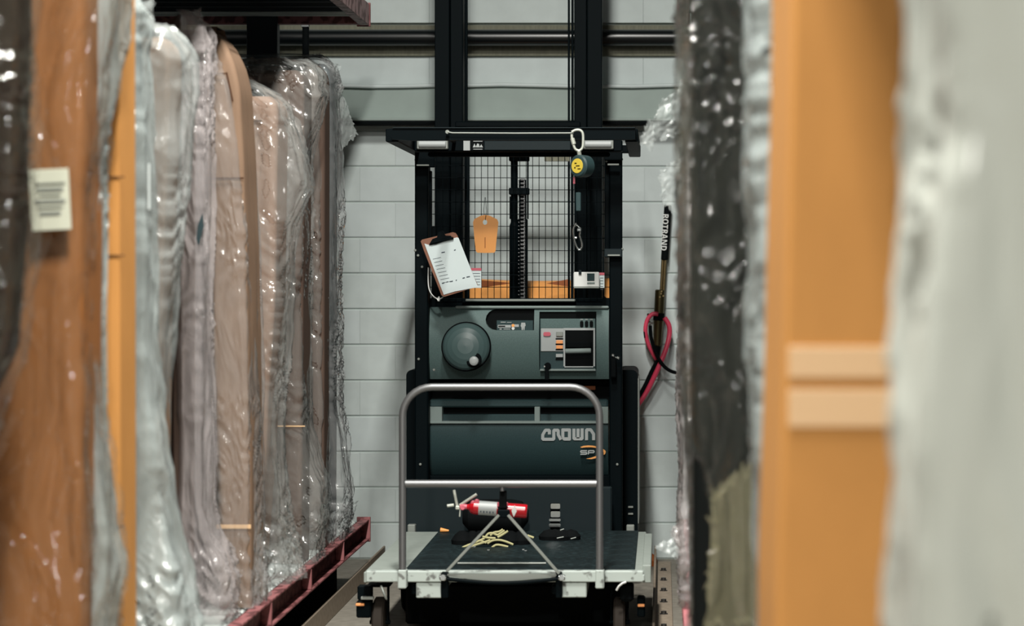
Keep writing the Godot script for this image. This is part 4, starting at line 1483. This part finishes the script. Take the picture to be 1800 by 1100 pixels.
	wr.tube([P(853, 387, 11.66), P(855, 372, 11.66), P(853.5, 347, 11.68), P(852, 347, 11.7), P(850.5, 370, 11.67), P(852, 386, 11.672)], 0.0014, 6)
	part("wire", wr, M.black_paint, og)
	# cards on the mesh
	for q in [[828, 471, 846, 506, 11.68, "white inspection card with a red top edge on the mesh beside the clipboard"], [1053, 479, 1062.5, 506, 11.5, "pink-topped white card tucked behind the white meter box"]]:
		var c := thing("card", q[5], "card", P((q[0] + q[2]) / 2, q[3], q[4]))
		part("sheet", box1(q[0], q[1], q[2], q[3], q[4], 0.003, 0.001), M.paper, c)
		part("header", box1(q[0], q[1], q[2], q[1] + 4.5, q[4] - 0.002, 0.002, 0.0005), M.red_button, c)
		var ln := Sh.new()
		for k in 5:
			poly_px(ln, [[q[0] + 2, q[1] + 9 + k * 5], [q[2] - 2, q[1] + 9 + k * 5], [q[2] - 2, q[1] + 9.8 + k * 5], [q[0] + 2, q[1] + 9.8 + k * 5]], q[4] - 0.0012, 0.001)
		part("print", ln, M.ink, c)
	# white meter box
	var wb := thing("meter_box", "small white plastic meter box with a dark display on the right of the mesh guard", "meter", P(1031, 506, 11.45))
	part("case", box1(1008, 478, 1053.5, 506, 11.44, 0.035, 0.005), M.white_plastic, wb)
	part("display", box1(1032, 480.5, 1045, 493.5, 11.437, 0.004, 0.001), M.dark_plastic, wb)
	part("window", box1(1032, 496, 1045.5, 499, 11.437, 0.004, 0.001), M.band_plastic, wb)
	part("latch", box1(1017, 474.5, 1022, 482, 11.43, 0.01, 0.001), M.blue_black, wb)
	part("foot_band", box1(1008.5, 503, 1053, 506.5, 11.438, 0.004, 0.001), M.strip_grey, wb)
	# steel cable and quick link under the guard
	var qd := 10.46
	var cbl := thing("support_rod", "thin bright steel rod fixed along the front of the overhead guard", "rod", P(905, 236, qd))
	var rs := Sh.new()
	rs.tube([P(787, 232, qd), P(795, 233.5, qd), P(905, 234.2, qd), P(1008, 233.8, qd)], 0.0038, 10)
	rs.lathe(P(787, 232, qd + 0.02), Vector3.BACK, [[0, 0.009], [0.02, 0.009], [0.02, 0]], 10)
	part("rod", rs, M.strip_grey, cbl)
	var ql := thing("quick_link", "bright steel quick link looped over the end of the rod under the guard", "carabiner", P(1016, 264, qd - 0.02))
	var qs := Sh.new()
	qs.tube(smooth([P(1005, 232, qd - 0.02), P(1012, 228.5, qd - 0.02), P(1020, 229, qd - 0.02), P(1024.5, 235, qd - 0.02), P(1025, 250, qd - 0.02), P(1023.5, 260, qd - 0.02), P(1018, 264.5, qd - 0.02), P(1011.5, 262, qd - 0.02), P(1008, 254, qd - 0.02), P(1005.5, 243, qd - 0.02), P(1005, 236, qd - 0.02)], 4), 0.0062, 10)
	part("link", qs, M.cast_alloy, ql)
	var qn := Sh.new()
	qn.cyl(P(1006, 243, qd - 0.02), P(1009, 254, qd - 0.02), 0.011, 6)
	part("nut", qn, M.cast_alloy, ql)
	# retractable lanyard reel
	var rl := thing("lanyard_reel", "round dark green retractable lanyard reel with a yellow label hanging from the quick link", "reel", P(1022, 311, qd - 0.02))
	var axr := Vector3(-0.62, 0.0, 0.78).normalized()
	var rc := P(1024, 292, qd)
	var rr := Sh.new()
	rr.lathe(rc - axr * 0.035, axr, [[0, 0], [0, 0.040], [0.008, 0.050], [0.062, 0.052], [0.070, 0.046], [0.072, 0.036], [0.072, 0]], 36)
	part("case", rr, M.reel_green, rl)
	var ry := Sh.new()
	ry.lathe(rc + axr * 0.0365, axr, [[0, 0.034], [0.003, 0.033], [0.003, 0]], 28)
	var ryo := part("label", ry, M.label_yellow, rl)
	var rm := Sh.new()
	var exr := Vector3.UP.cross(axr).normalized()
	for q in [[-0.014, 0.012, 0.012, 0.005], [-0.006, 0.0, 0.022, 0.004], [-0.016, -0.008, 0.008, 0.006], [0.004, -0.014, 0.018, 0.004]]:
		rm.box(rc + axr * 0.040 + exr * (q[0] + q[2] / 2) + Vector3.UP * q[1], Vector3(q[2], q[3], 0.002), 0.0004, Basis(exr, Vector3.UP, axr))
	part("print", rm, M.pit_black, ryo)
	var re := Sh.new()
	re.cyl(P(1017.5, 264, qd - 0.02), P(1019, 275, qd - 0.01), 0.010, 10)
	part("eye", re, M.cast_alloy, rl)
	part("tail", box1(1007.5, 311, 1011, 323, qd + 0.02, 0.006, 0.001), M.red_button, rl, "red web tail")
	var rt := Sh.new()
	rt.cyl(P(1010, 323, qd + 0.02), P(1012.5, 392, qd + 0.02), 0.003, 6)
	part("cord", rt, M.black_paint, rl)
	part("sleeve", box1(1012, 338, 1021, 371, qd + 0.02, 0.012, 0.003), M.dark_plastic, rl)
	# snap hook
	var sn := thing("snap_hook", "chrome double-action snap hook at the end of the lanyard cord", "hook", P(1016, 440, qd + 0.02))
	var sk := Sh.new()
	sk.tube(smooth([P(1013, 392, qd + 0.02), P(1008, 402, qd + 0.02), P(1009, 418, qd + 0.02), P(1013, 432, qd + 0.02), P(1018, 439, qd + 0.02), P(1023, 434, qd + 0.02), P(1023, 427, qd + 0.02)], 4), 0.005, 8)
	part("body", sk, M.chrome, sn)
	var sg := Sh.new()
	sg.tube([P(1013, 395, qd + 0.02), P(1021, 402, qd + 0.02), P(1019, 414, qd + 0.02), P(1023, 427, qd + 0.02)], 0.0045, 8)
	sg.box(P(1018, 404, qd + 0.015), Vector3(0.02, 0.014, 0.014), 0.003)
	sg.cyl(P(1010.5, 418, qd + 0.015), P(1014, 418, qd + 0.015), 0.006, 8)
	part("gate", sg, M.chrome, sn)
	# air tool on the wall
	var wd := 12.92
	var at := thing("air_lance", "black-sleeved brass air lance hanging against the block wall right of the truck", "tool", P(1158, 600, wd))
	var s1 := Sh.new()
	s1.cyl(P(1174, 360, wd), P(1168, 457, wd), 0.0205, 16)
	part("sleeve", s1, M.black_rubber, at)
	lettering("ROTRAND", P(1168.3, 408, wd - 0.0225), 0.045, M.white_plastic, at, -PI / 2 - 0.06)
	var s8 := Sh.new()
	s8.cyl(P(1165, 456, wd), P(1162, 512, wd), 0.009, 10)
	s8.cyl(P(1169.5, 456, wd - 0.005), P(1166, 516, wd - 0.005), 0.0085, 10)
	part("rod", s8, M.brass, at)
	var s9 := Sh.new()
	s9.cyl(P(1160.5, 509, wd), P(1158.5, 552, wd), 0.029, 16)
	s9.cyl(P(1157.5, 562, wd), P(1155.5, 608, wd), 0.029, 16, 0.024)
	part("barrel", s9, M.dark_brass, at)
	var s10 := Sh.new()
	s10.cyl(P(1158.5, 549, wd), P(1157.5, 564, wd), 0.032, 14)
	s10.cyl(P(1155.5, 607, wd), P(1153.5, 640, wd), 0.021, 14, 0.014)
	s10.cyl(P(1138, 552.5, wd + 0.02), P(1160, 556, wd), 0.006, 8)
	s10.lathe(P(1139.5, 553, wd), Vector3.BACK, [[-0.01, 0], [-0.01, 0.008], [0.01, 0.008], [0.01, 0]], 8)
	part("coupling", s10, M.black_rubber, at)
	var s11 := Sh.new()
	for q in [[1162, 516], [1166, 520], [1160, 522], [1163, 512]]:
		s11.lathe(P(q[0], q[1], wd - 0.03), Vector3.BACK, [[-0.01, 0.005], [0.005, 0.005], [0.005, 0]], 8)
	part("fitting", s11, M.brass, at)
	var hz2 := wd - 0.05
	var h1 := thing("air_hose", "pink air hose looped under the air lance and trailing behind the truck", "hose", P(1140, 660, hz2))
	var t1 := Sh.new()
	t1.tube(smooth([P(1157, 552, hz2), P(1147, 552, hz2), P(1138, 562, hz2), P(1134.5, 580, hz2), P(1138, 600, hz2 + 0.01), P(1148, 622, hz2 + 0.01), P(1160, 640, hz2 + 0.02)], 5), 0.0125, 10)
	t1.tube(smooth([P(1168, 558, hz2), P(1176, 572, hz2), P(1176.5, 590, hz2), P(1170, 615, hz2 - 0.02), P(1160, 640, hz2 - 0.03), P(1150, 662, hz2 - 0.02), P(1138, 686, hz2), P(1120, 714, hz2)], 5), 0.0145, 10)
	part("tube", t1, M.pink_hose, h1)
	var tie := Sh.new()
	tie.lathe(P(1131.5, 588, hz2), Vector3(1, 0.1, 0), [[0, 0.015], [0, 0.019], [0.008, 0.019], [0.008, 0.015]], 12)
	part("cable_tie", tie, M.black_rubber, h1)
	var h2b := thing("power_cable", "black cable crossing the pink hose loop on the wall", "cable", P(1165, 640, hz2 - 0.04))
	var t2 := Sh.new()
	t2.tube(smooth([P(1143, 572, hz2 - 0.04), P(1144, 590, hz2 - 0.04), P(1150, 612, hz2 - 0.05), P(1160, 634, hz2 - 0.06), P(1175, 650, hz2 - 0.06), P(1198, 657, hz2 - 0.06), P(1240, 664, hz2 - 0.05)], 5), 0.0105, 10)
	t2.tube(smooth([P(1156, 634, hz2 - 0.01), P(1146, 652, hz2), P(1134, 678, hz2), P(1118, 706, hz2)], 5), 0.0125, 10)
	part("tube", t2, M.black_rubber, h2b)
	# litter by the right guide rail
	var lt := thing("floor_scrap", "crumpled orange scrap on the floor behind the cart's right rear corner", "scrap", Vector3(P(1141, 0, 12.7).x, 0, -12.7))
	var lsh := Sh.new()
	for q in [[1138, 983, 0.03], [1144, 980, 0.032], [1146, 988, 0.02]]:
		var c := P(q[0], q[1], 12.7)
		lsh.lathe(Vector3(c.x, 0.0, -12.7), Vector3.UP, [[0, q[2]], [0.03, q[2] * 1.2], [0.06, q[2] * 0.8], [0.07, 0]], 7)
	part("wad", lsh, M.orange_dark, lt)


func smooth(pts: Array, n: int) -> Array:
	var out := []
	for k in pts.size() - 1:
		var a: Vector3 = pts[maxi(k - 1, 0)]
		var b: Vector3 = pts[k]
		var c: Vector3 = pts[k + 1]
		var e: Vector3 = pts[mini(k + 2, pts.size() - 1)]
		for j in n:
			out.append(b.cubic_interpolate(c, a, e, float(j) / n))
	out.append(pts[-1])
	return out


# ---------------------------------------------------------------- cartons on the left rack
func wrap_film(t: Node3D, o: Dictionary, m: String, called := "film_wrap") -> MeshInstance3D:
	return part(called, tall_body(o), M[m], t, "clear plastic film wrap" if called == "film_wrap" else "")


func build_left_cartons() -> void:
	var H := 0.339
	var xb := -2.75
	# 0
	var t := carton("wrapped_panel", "dark brown panel in clear film, a blurred dark band at the far left edge", {"h0": H, "h1": 2.60, "x": xb, "face": edge(5.72, [[-150, 60], [400, 55], [600, 40], [720, -10], [850, -50], [1100, -60]]), "zn": -5.60, "zf": -5.72, "fold": 0.006, "seed": 1.0}, "card_dark")
	wrap_film(t, {"h0": H, "h1": 2.64, "x": xb, "zn": -5.57, "zf": -5.76, "fold": 0.022, "crump": 0.010, "wild": 0.02, "nz": 20, "nx": 50, "rows": 150, "seed": 1.7, "r": 0.03,
		"face": edge(5.76, [[-150, 72], [400, 68], [600, 55], [720, 10], [850, -30], [1100, -30]])}, "film_bare")
	# 1
	t = carton("carton", "big rust brown carton in rumpled film with a white label, blurred at far left", {"h0": H, "h1": 2.62, "x": -2.3, "face": [[0.0, -1.585], [3.0, -1.57]], "zn": -6.2, "zf": -6.42, "fold": 0.004, "seed": 2.0}, "card_rust")
	wrap_film(t, {"h0": H, "h1": 2.66, "x": -2.32, "zn": -6.17, "zf": -6.48, "fold": 0.03, "crump": 0.014, "wild": 0.03, "nz": 30, "nx": 90, "rows": 190, "seed": 2.3, "r": 0.03,
		"face": edge(6.40, [[-100, 222], [0, 220], [130, 203], [300, 178], [500, 168], [700, 178], [900, 194], [1000, 206], [1090, 190]])}, "film_bare")
	wrap_film(t, {"h0": H, "h1": 2.6, "x": -1.60, "zn": -6.32, "zf": -6.50, "fold": 0.016, "crump": 0.007, "nz": 16, "nx": 30, "rows": 170, "seed": 2.9, "r": 0.02,
		"face": edge(6.42, [[-100, 223], [0, 222], [130, 204], [300, 180], [500, 171], [700, 181], [900, 196], [1000, 207], [1090, 190]])}, "film_milk", "film_edge")
	var lab := Sh.new()
	lab.box(P(88, 351, 6.14), Vector3(0.105, 0.165, 0.004), 0.001, Basis(Vector3.BACK, 0.05) * Basis(Vector3.UP, 0.12))
	var lbo := part("shipping_label", lab, M.label_paper, t, "white shipping label")
	var lp2 := Sh.new()
	for k in 6:
		lp2.box(P(88, 322 + k * 10.5, 6.135), Vector3(0.08 - 0.012 * (k % 3), 0.004 + 0.004 * (k % 2), 0.002), 0.0005, Basis(Vector3.BACK, 0.05) * Basis(Vector3.UP, 0.12))
	part("print", lp2, M.strip_grey, lbo).set_meta("kind", "stuff")
	# 2
	t = carton("carton", "bare orange-brown carton seen as a narrow strip beside the blurred one", {"h0": H, "h1": 2.52, "x": -2.3, "face": [[0.0, -1.556], [3.0, -1.562]], "zn": -6.55, "zf": -6.75, "r": 0.006}, "card_orange")
	for y in [311, 449, 925]:
		var s2 := Sh.new()
		var q := P(196, y, 6.545)
		s2.box(q, Vector3(0.075, 0.004, 0.004), 0.001)
		part("seam", s2, M.seam, t)
	# 3
	t = carton("wrapped_panel", "grey panel in thick milky film with a long pale skirt at its foot", {"h0": H, "h1": 2.40, "x": -2.4, "face": [[0.0, -1.64], [3.0, -1.62]], "zn": -7.0, "zf": -7.14}, "slab_teal")
	wrap_film(t, {"h0": H, "h1": 2.50, "x": -2.4, "zn": -6.96, "zf": -7.17, "fold": 0.016, "crump": 0.007, "wild": 0.016, "nz": 30, "nx": 70, "rows": 180, "seed": 3.1, "r": 0.03, "top": 0.08, "near": [[0.3, -6.8], [0.5, -6.86], [0.9, -6.95], [2.5, -6.97]],
		"face": edge(7.1, [[0, 262], [30, 266], [100, 264], [300, 270], [600, 271], [700, 281], [780, 290], [850, 303], [930, 316], [1000, 335], [1060, 346], [1100, 350]])}, "film_milk")
	part("film_tuft", sheet(P(232, 12, 7.0), P(276, -8, 7.05), P(275, 42, 7.05), P(228, 42, 7.0), 0.02, 4.0), M.film_haze, t)
	var sk := Sh.new()
	sk.box(P(262, 328, 6.93), Vector3(0.006, 0.14, 0.003), 0.0005)
	part("label", sk, M.paper, t, "narrow white sticker")
	# 4
	t = carton("carton", "brown carton in loose film with a rounded top, fifth from the left", {"h0": H, "h1": 2.39, "x": -2.4, "face": [[0.3, -1.655], [1.2, -1.63], [2.5, -1.59]], "zn": -7.38, "zf": -7.58, "r": 0.02}, "card_brown")
	wrap_film(t, {"h0": H, "h1": 2.43, "x": -2.42, "zn": -7.35, "zf": -7.62, "fold": 0.018, "crump": 0.006, "wild": 0.012, "nz": 30, "nx": 60, "rows": 170, "seed": 4.2, "r": 0.03, "top": 0.05,
		"face": edge(7.5, [[60, 322], [100, 333], [150, 336], [250, 326], [400, 316], [500, 306], [600, 297], [700, 287], [800, 283], [1000, 290]])}, "film_haze")
	# 5
	t = carton("wrapped_panel", "dark brown board added as shade in the gap left of the pale lavender film strip", {"h0": H, "h1": 2.30, "x": -2.4, "face": [[0.0, -1.725], [3.0, -1.725]], "zn": -7.98, "zf": -8.06, "r": 0.01}, "card_dark")  # thin dark board added to darken the gap between cartons
	t = carton("carton", "dusky brown carton with torn top flap and pale film strip down its edge", {"h0": H, "h1": 2.52, "x": -1.86, "face": [[0.0, -1.755], [3.0, -1.745]], "zn": -8.35, "zf": -8.55, "r": 0.012}, "card_dusk")
	wrap_film(t, {"h0": H, "h1": 2.58, "x": -1.78, "zn": -8.32, "zf": -8.58, "fold": 0.014, "crump": 0.006, "wild": 0.02, "nz": 40, "nx": 26, "rows": 180, "seed": 5.7, "r": 0.025, "top": 0.05,
		"face": edge(8.45, [[5, 350], [40, 358], [90, 365], [300, 367], [600, 365], [880, 368], [930, 376], [980, 402], [1020, 411], [1060, 404]])}, "film_rose")
	part("top_flap", sheet(P(266, 38, 8.2), P(322, 24, 8.4), P(318, 62, 8.4), P(268, 66, 8.2), 0.01, 6.0, 12, 12), M.card_inside, t, "dark torn flap")
	part("film_tuft", sheet(P(318, 24, 8.3), P(356, 12, 8.4), P(360, 72, 8.4), P(322, 78, 8.3), 0.015, 7.0), M.film_rose, t)
	var mk := Sh.new()
	poly_px(mk, [[348, 395], [356, 374], [358, 398], [349, 432], [345, 420]], 8.28, 0.003)
	part("printed_mark", mk, M.slab_teal, t)
	t = carton("wrapped_panel", "navy board added as shade in the gap left of the wide kraft carton", {"h0": H, "h1": 2.2, "x": -2.4, "face": [[0.0, -1.70], [3.0, -1.70]], "zn": -9.14, "zf": -9.22, "r": 0.01}, "gap_shade_navy")  # second thin board, added for the dark of this gap
	# 6
	t = carton("carton", "wide kraft carton with a sloping top and torn flap cuts at mid-left", {"h0": H, "h1": 2.58, "x": -1.738, "back": edge(8.75, [[40, 350], [400, 360], [550, 366], [970, 383], [1065, 384]]), "zn": -8.75, "zf": -9.04, "r": 0.018, "fold": 0.003, "seed": 6.0, "top": 0.10, "shoulder": 0.25,
		"face": edge(8.75, [[40, 400], [80, 409], [120, 415], [170, 421], [300, 428], [450, 434], [700, 439], [900, 441], [1065, 440]])}, "card_brown")
	wrap_film(t, {"h0": H, "h1": 2.54, "x": -1.75, "zn": -8.72, "zf": -9.10, "fold": 0.010, "crump": 0.005, "wild": 0.02, "nz": 50, "nx": 40, "rows": 180, "seed": 6.6, "r": 0.02, "top": 0.10, "shoulder": 0.3,
		"face": edge(9.05, [[60, 420], [110, 424], [170, 434], [300, 446], [450, 455], [700, 463], [900, 465], [960, 462], [1020, 470], [1060, 468]])}, "film_thin")
	for q in [[366, 311.5, 428, 314.5, "flap_cut", "seam"], [380, 922, 441, 929, "tape", "packing_tape"], [364, 128, 398, 130, "flap_cut", "seam"]]:
		part(q[4], box1(q[0], q[1], q[2], q[3], 8.737, 0.004, 0.0005), M[q[5]], t)
	var fc := Sh.new()
	stroke_px(fc, [[398, 127], [402, 145], [409, 178]], 3.0, 8.737, 0.003)
	part("flap_cut", fc, M.seam, t)
	part("film_skirt", sheet(P(372, 950, 8.68), P(465, 935, 8.9), P(472, 1045, 8.9), P(385, 1050, 8.68), 0.02, 12.0), M.film_thin, t)
	# 7
	t = carton("carton", "pinkish carton in a loose bulging bag of clear film, right of the wide kraft carton", {"h0": H, "h1": 2.36, "x": -2.4, "face": [[0.3, -1.68], [1.0, -1.635], [1.6, -1.60], [2.4, -1.59]], "zn": -9.42, "zf": -9.72, "r": 0.03}, "card_pink")
	wrap_film(t, {"h0": H, "h1": 2.44, "x": -2.42, "zn": -9.38, "zf": -9.78, "fold": 0.020, "crump": 0.009, "wild": 0.03, "nz": 40, "nx": 50, "rows": 180, "seed": 7.4, "r": 0.03, "top": 0.12, "shoulder": 0.16,
		"face": edge(9.65, [[150, 478], [165, 490], [190, 505], [250, 528], [285, 538], [325, 544], [360, 530], [400, 516], [450, 511], [600, 507], [700, 498], [800, 497], [850, 501], [930, 506], [970, 521], [1010, 524]])}, "film_clear")
	part("flap_cut", box1(438, 211, 460, 213, 9.41, 0.004, 0.0005), M.seam, t)
	part("film_skirt", sheet(P(455, 960, 9.2), P(522, 945, 9.6), P(524, 1012, 9.6), P(450, 1030, 9.2), 0.025, 13.0), M.film_haze, t)
	# 8
	t = carton("carton", "dark-topped brown carton whose film bulges at the foot, third from the rack end", {"h0": H, "h1": 2.53, "x": -2.6, "face": [[0.0, -1.60], [3.0, -1.585]], "zn": -10.1, "zf": -10.34, "r": 0.02}, "card_dusk")
	wrap_film(t, {"h0": H, "h1": 2.575, "x": -2.62, "zn": -10.06, "zf": -10.40, "fold": 0.012, "crump": 0.008, "wild": 0.025, "nz": 30, "nx": 60, "rows": 180, "seed": 8.1, "r": 0.03, "top": 0.05,
		"face": edge(10.3, [[112, 562], [130, 570], [170, 573], [200, 566], [260, 549], [300, 545], [600, 541], [740, 544], [800, 560], [850, 576], [900, 573], [950, 562]])}, "film_clear")
	part("seam", box1(480, 748, 536, 750, 10.05, 0.004, 0.0005), M.packing_tape, t)
	# 9
	t = carton("carton", "narrow brown carton behind the dark-topped one, second from the rack end", {"h0": H, "h1": 2.60, "x": -2.6, "face": [[0.0, -1.58], [3.0, -1.575]], "zn": -10.64, "zf": -10.82, "r": 0.02}, "card_dusk")
	wrap_film(t, {"h0": H, "h1": 2.63, "x": -2.62, "zn": -10.61, "zf": -10.87, "fold": 0.010, "crump": 0.007, "wild": 0.02, "nz": 20, "nx": 50, "rows": 160, "seed": 9.1, "r": 0.02, "top": 0.05,
		"face": edge(10.8, [[100, 566], [200, 572], [500, 574], [800, 576], [950, 580]])}, "film_clear")
	# 10
	t = carton("wrapped_panel", "dark teal panel in crumpled film, last on the left rack beside the wall", {"h0": H, "h1": 2.64, "x": xb, "face": [[0.0, -1.605], [3.0, -1.598]], "zn": -10.97, "zf": -11.24, "r": 0.015}, "slab_teal")
	wrap_film(t, {"h0": H, "h1": 2.68, "x": xb, "zn": -10.92, "zf": -11.30, "fold": 0.014, "crump": 0.010, "wild": 0.02, "nz": 40, "nx": 10, "rows": 160, "seed": 10.3, "r": 0.02, "top": 0.06,
		"face": edge(11.3, [[112, 592], [150, 600], [250, 604], [500, 603], [700, 603], [780, 613], [860, 621], [900, 618], [945, 608]])}, "film_thin")
	part("film_flap", sheet(P(590, 160, 11.2), P(604, 168, 11.3), P(631, 236, 11.35), P(598, 268, 11.25), 0.01, 15.0), M.film_haze, t)
	part("film_flap", sheet(P(562, 112, 10.95), P(602, 111, 11.2), P(598, 130, 11.2), P(560, 140, 10.95), 0.02, 16.0), M.film_haze, t)
	part("film_skirt", sheet(P(575, 905, 11.0), P(634, 878, 11.3), P(622, 912, 11.3), P(580, 935, 11.0), 0.02, 17.0), M.film_haze, t)


# ---------------------------------------------------------------- cartons on the right rack
func build_right_cartons() -> void:
	var H := 0.339
	# farthest: film-wrapped carton with loose ends of film
	var t := carton("wrapped_panel", "lavender grey panel in crumpled film, farthest on the right rack beside the wall", {"h0": H, "h1": 2.40, "x": 1.2, "face": [[0.0, 0.115], [3.0, 0.115]], "zn": -8.75, "zf": -9.5}, "slab_grey")
	wrap_film(t, {"h0": H, "h1": 2.42, "x": 1.2, "zn": -8.70, "zf": -9.55, "fold": 0.010, "crump": 0.007, "wild": 0.03, "nz": 50, "nx": 20, "rows": 160, "seed": 11.3, "r": 0.03, "top": 0.05,
		"face": edge(8.9, [[60, 1206], [300, 1204], [480, 1197], [700, 1194], [840, 1198], [900, 1194], [950, 1198], [1040, 1202]])}, "film_rose")
	part("film_flap", sheet(P(1196, 140, 8.72), P(1212, 150, 8.72), P(1210, 240, 8.72), P(1175, 196, 8.7), 0.01, 20.0), M.film_haze, t)
	part("film_flap", sheet(P(1166, 172, 8.7), P(1206, 150, 8.72), P(1196, 240, 8.72), P(1124, 254, 8.68), 0.010, 21.0, 30, 30), M.film_haze, t)
	part("film_flap", sheet(P(1140, 208, 8.66), P(1152, 214, 8.68), P(1150, 266, 8.68), P(1123, 252, 8.66), 0.008, 22.0), M.film_haze, t)
	part("film_flap", sheet(P(1158, 300, 8.7), P(1210, 265, 8.74), P(1210, 385, 8.74), P(1164, 360, 8.7), 0.010, 23.0, 30, 30), M.film_haze, t)
	part("film_skirt", sheet(P(1180, 928, 8.7), P(1222, 900, 8.75), P(1222, 1000, 8.75), P(1196, 985, 8.7), 0.03, 24.0), M.film_rose, t)
	part("film_skirt", sheet(P(1152, 962, 8.66), P(1184, 940, 8.7), P(1200, 975, 8.7), P(1190, 985, 8.68), 0.02, 25.0), M.film_haze, t)
	# dark panel, blurred
	t = carton("wrapped_panel", "black panel in glinting film, blurred, left of the orange carton", {"h0": H, "h1": 2.62, "x": 1.3, "face": [[0.0, 0.085], [3.0, 0.080]], "zn": -6.02, "zf": -6.6, "r": 0.02}, "slab_black")
	wrap_film(t, {"h0": H, "h1": 2.66, "x": 1.3, "zn": -5.97, "zf": -6.64, "fold": 0.03, "crump": 0.012, "wild": 0.03, "nz": 20, "nx": 90, "rows": 190, "seed": 12.6, "r": 0.03,
		"face": edge(6.0, [[0, 1204], [250, 1203], [420, 1204], [700, 1212], [900, 1228], [1100, 1232]])}, "film_bare")
	part("film_skirt", sheet(P(1248, 860, 5.93), P(1345, 790, 5.95), P(1350, 1110, 5.95), P(1236, 1110, 5.93), 0.014, 31.0, 40, 50, 0.03, Vector2(1.0, 0.15)), M.film_khaki, t)
	# grey film edge
	t = carton("wrapped_panel", "grey film-wrapped panel seen as a blurred strip between black panel and orange carton", {"h0": H, "h1": 2.55, "x": 1.25, "face": [[0.0, 0.215], [3.0, 0.215]], "zn": -4.84, "zf": -5.2, "r": 0.015}, "slab_grey")
	wrap_film(t, {"h0": H, "h1": 2.6, "x": 1.25, "zn": -4.80, "zf": -5.24, "fold": 0.016, "crump": 0.008, "nz": 20, "nx": 60, "rows": 150, "seed": 13.2, "r": 0.025,
		"face": edge(4.82, [[0, 1322], [200, 1324], [320, 1318], [420, 1330], [560, 1326], [700, 1334], [900, 1345], [1100, 1350]])}, "film_milk")
	# orange carton
	t = carton("carton", "plain orange-brown carton with two bands of tape, large and blurred at right", {"h0": H, "h1": 2.5, "x": 1.2, "zn": -3.8, "zf": -4.5, "r": 0.012, "rows": 40,
		"face": edge(3.81, [[0, 1391], [550, 1378], [1100, 1362]])}, "card_orange")
	for q in [[609, 664], [684, 750]]:
		var s := Sh.new()
		var a := P(1386, q[1], 3.797)
		var b := P(1700, q[0], 3.797)
		s.box(Vector3((a.x + b.x) / 2, (a.y + b.y) / 2, -3.798), Vector3(b.x - a.x, b.y - a.y, 0.003), 0.0008)
		part("tape", s, M.packing_tape, t)
	# nearest: milky wrapped
	t = carton("wrapped_panel", "pale grey-green panel in milky film, nearest the camera at far right", {"h0": H, "h1": 2.45, "x": 1.2, "face": [[0.0, 0.345], [3.0, 0.36]], "zn": -2.64, "zf": -3.0, "r": 0.02}, "slab_grey")
	wrap_film(t, {"h0": H, "h1": 2.5, "x": 1.2, "zn": -2.6, "zf": -3.04, "fold": 0.02, "crump": 0.006, "nz": 20, "nx": 80, "rows": 170, "seed": 14.9, "r": 0.03,
		"face": edge(2.62, [[0, 1662], [250, 1668], [400, 1655], [700, 1632], [1100, 1628]])}, "film_pale")
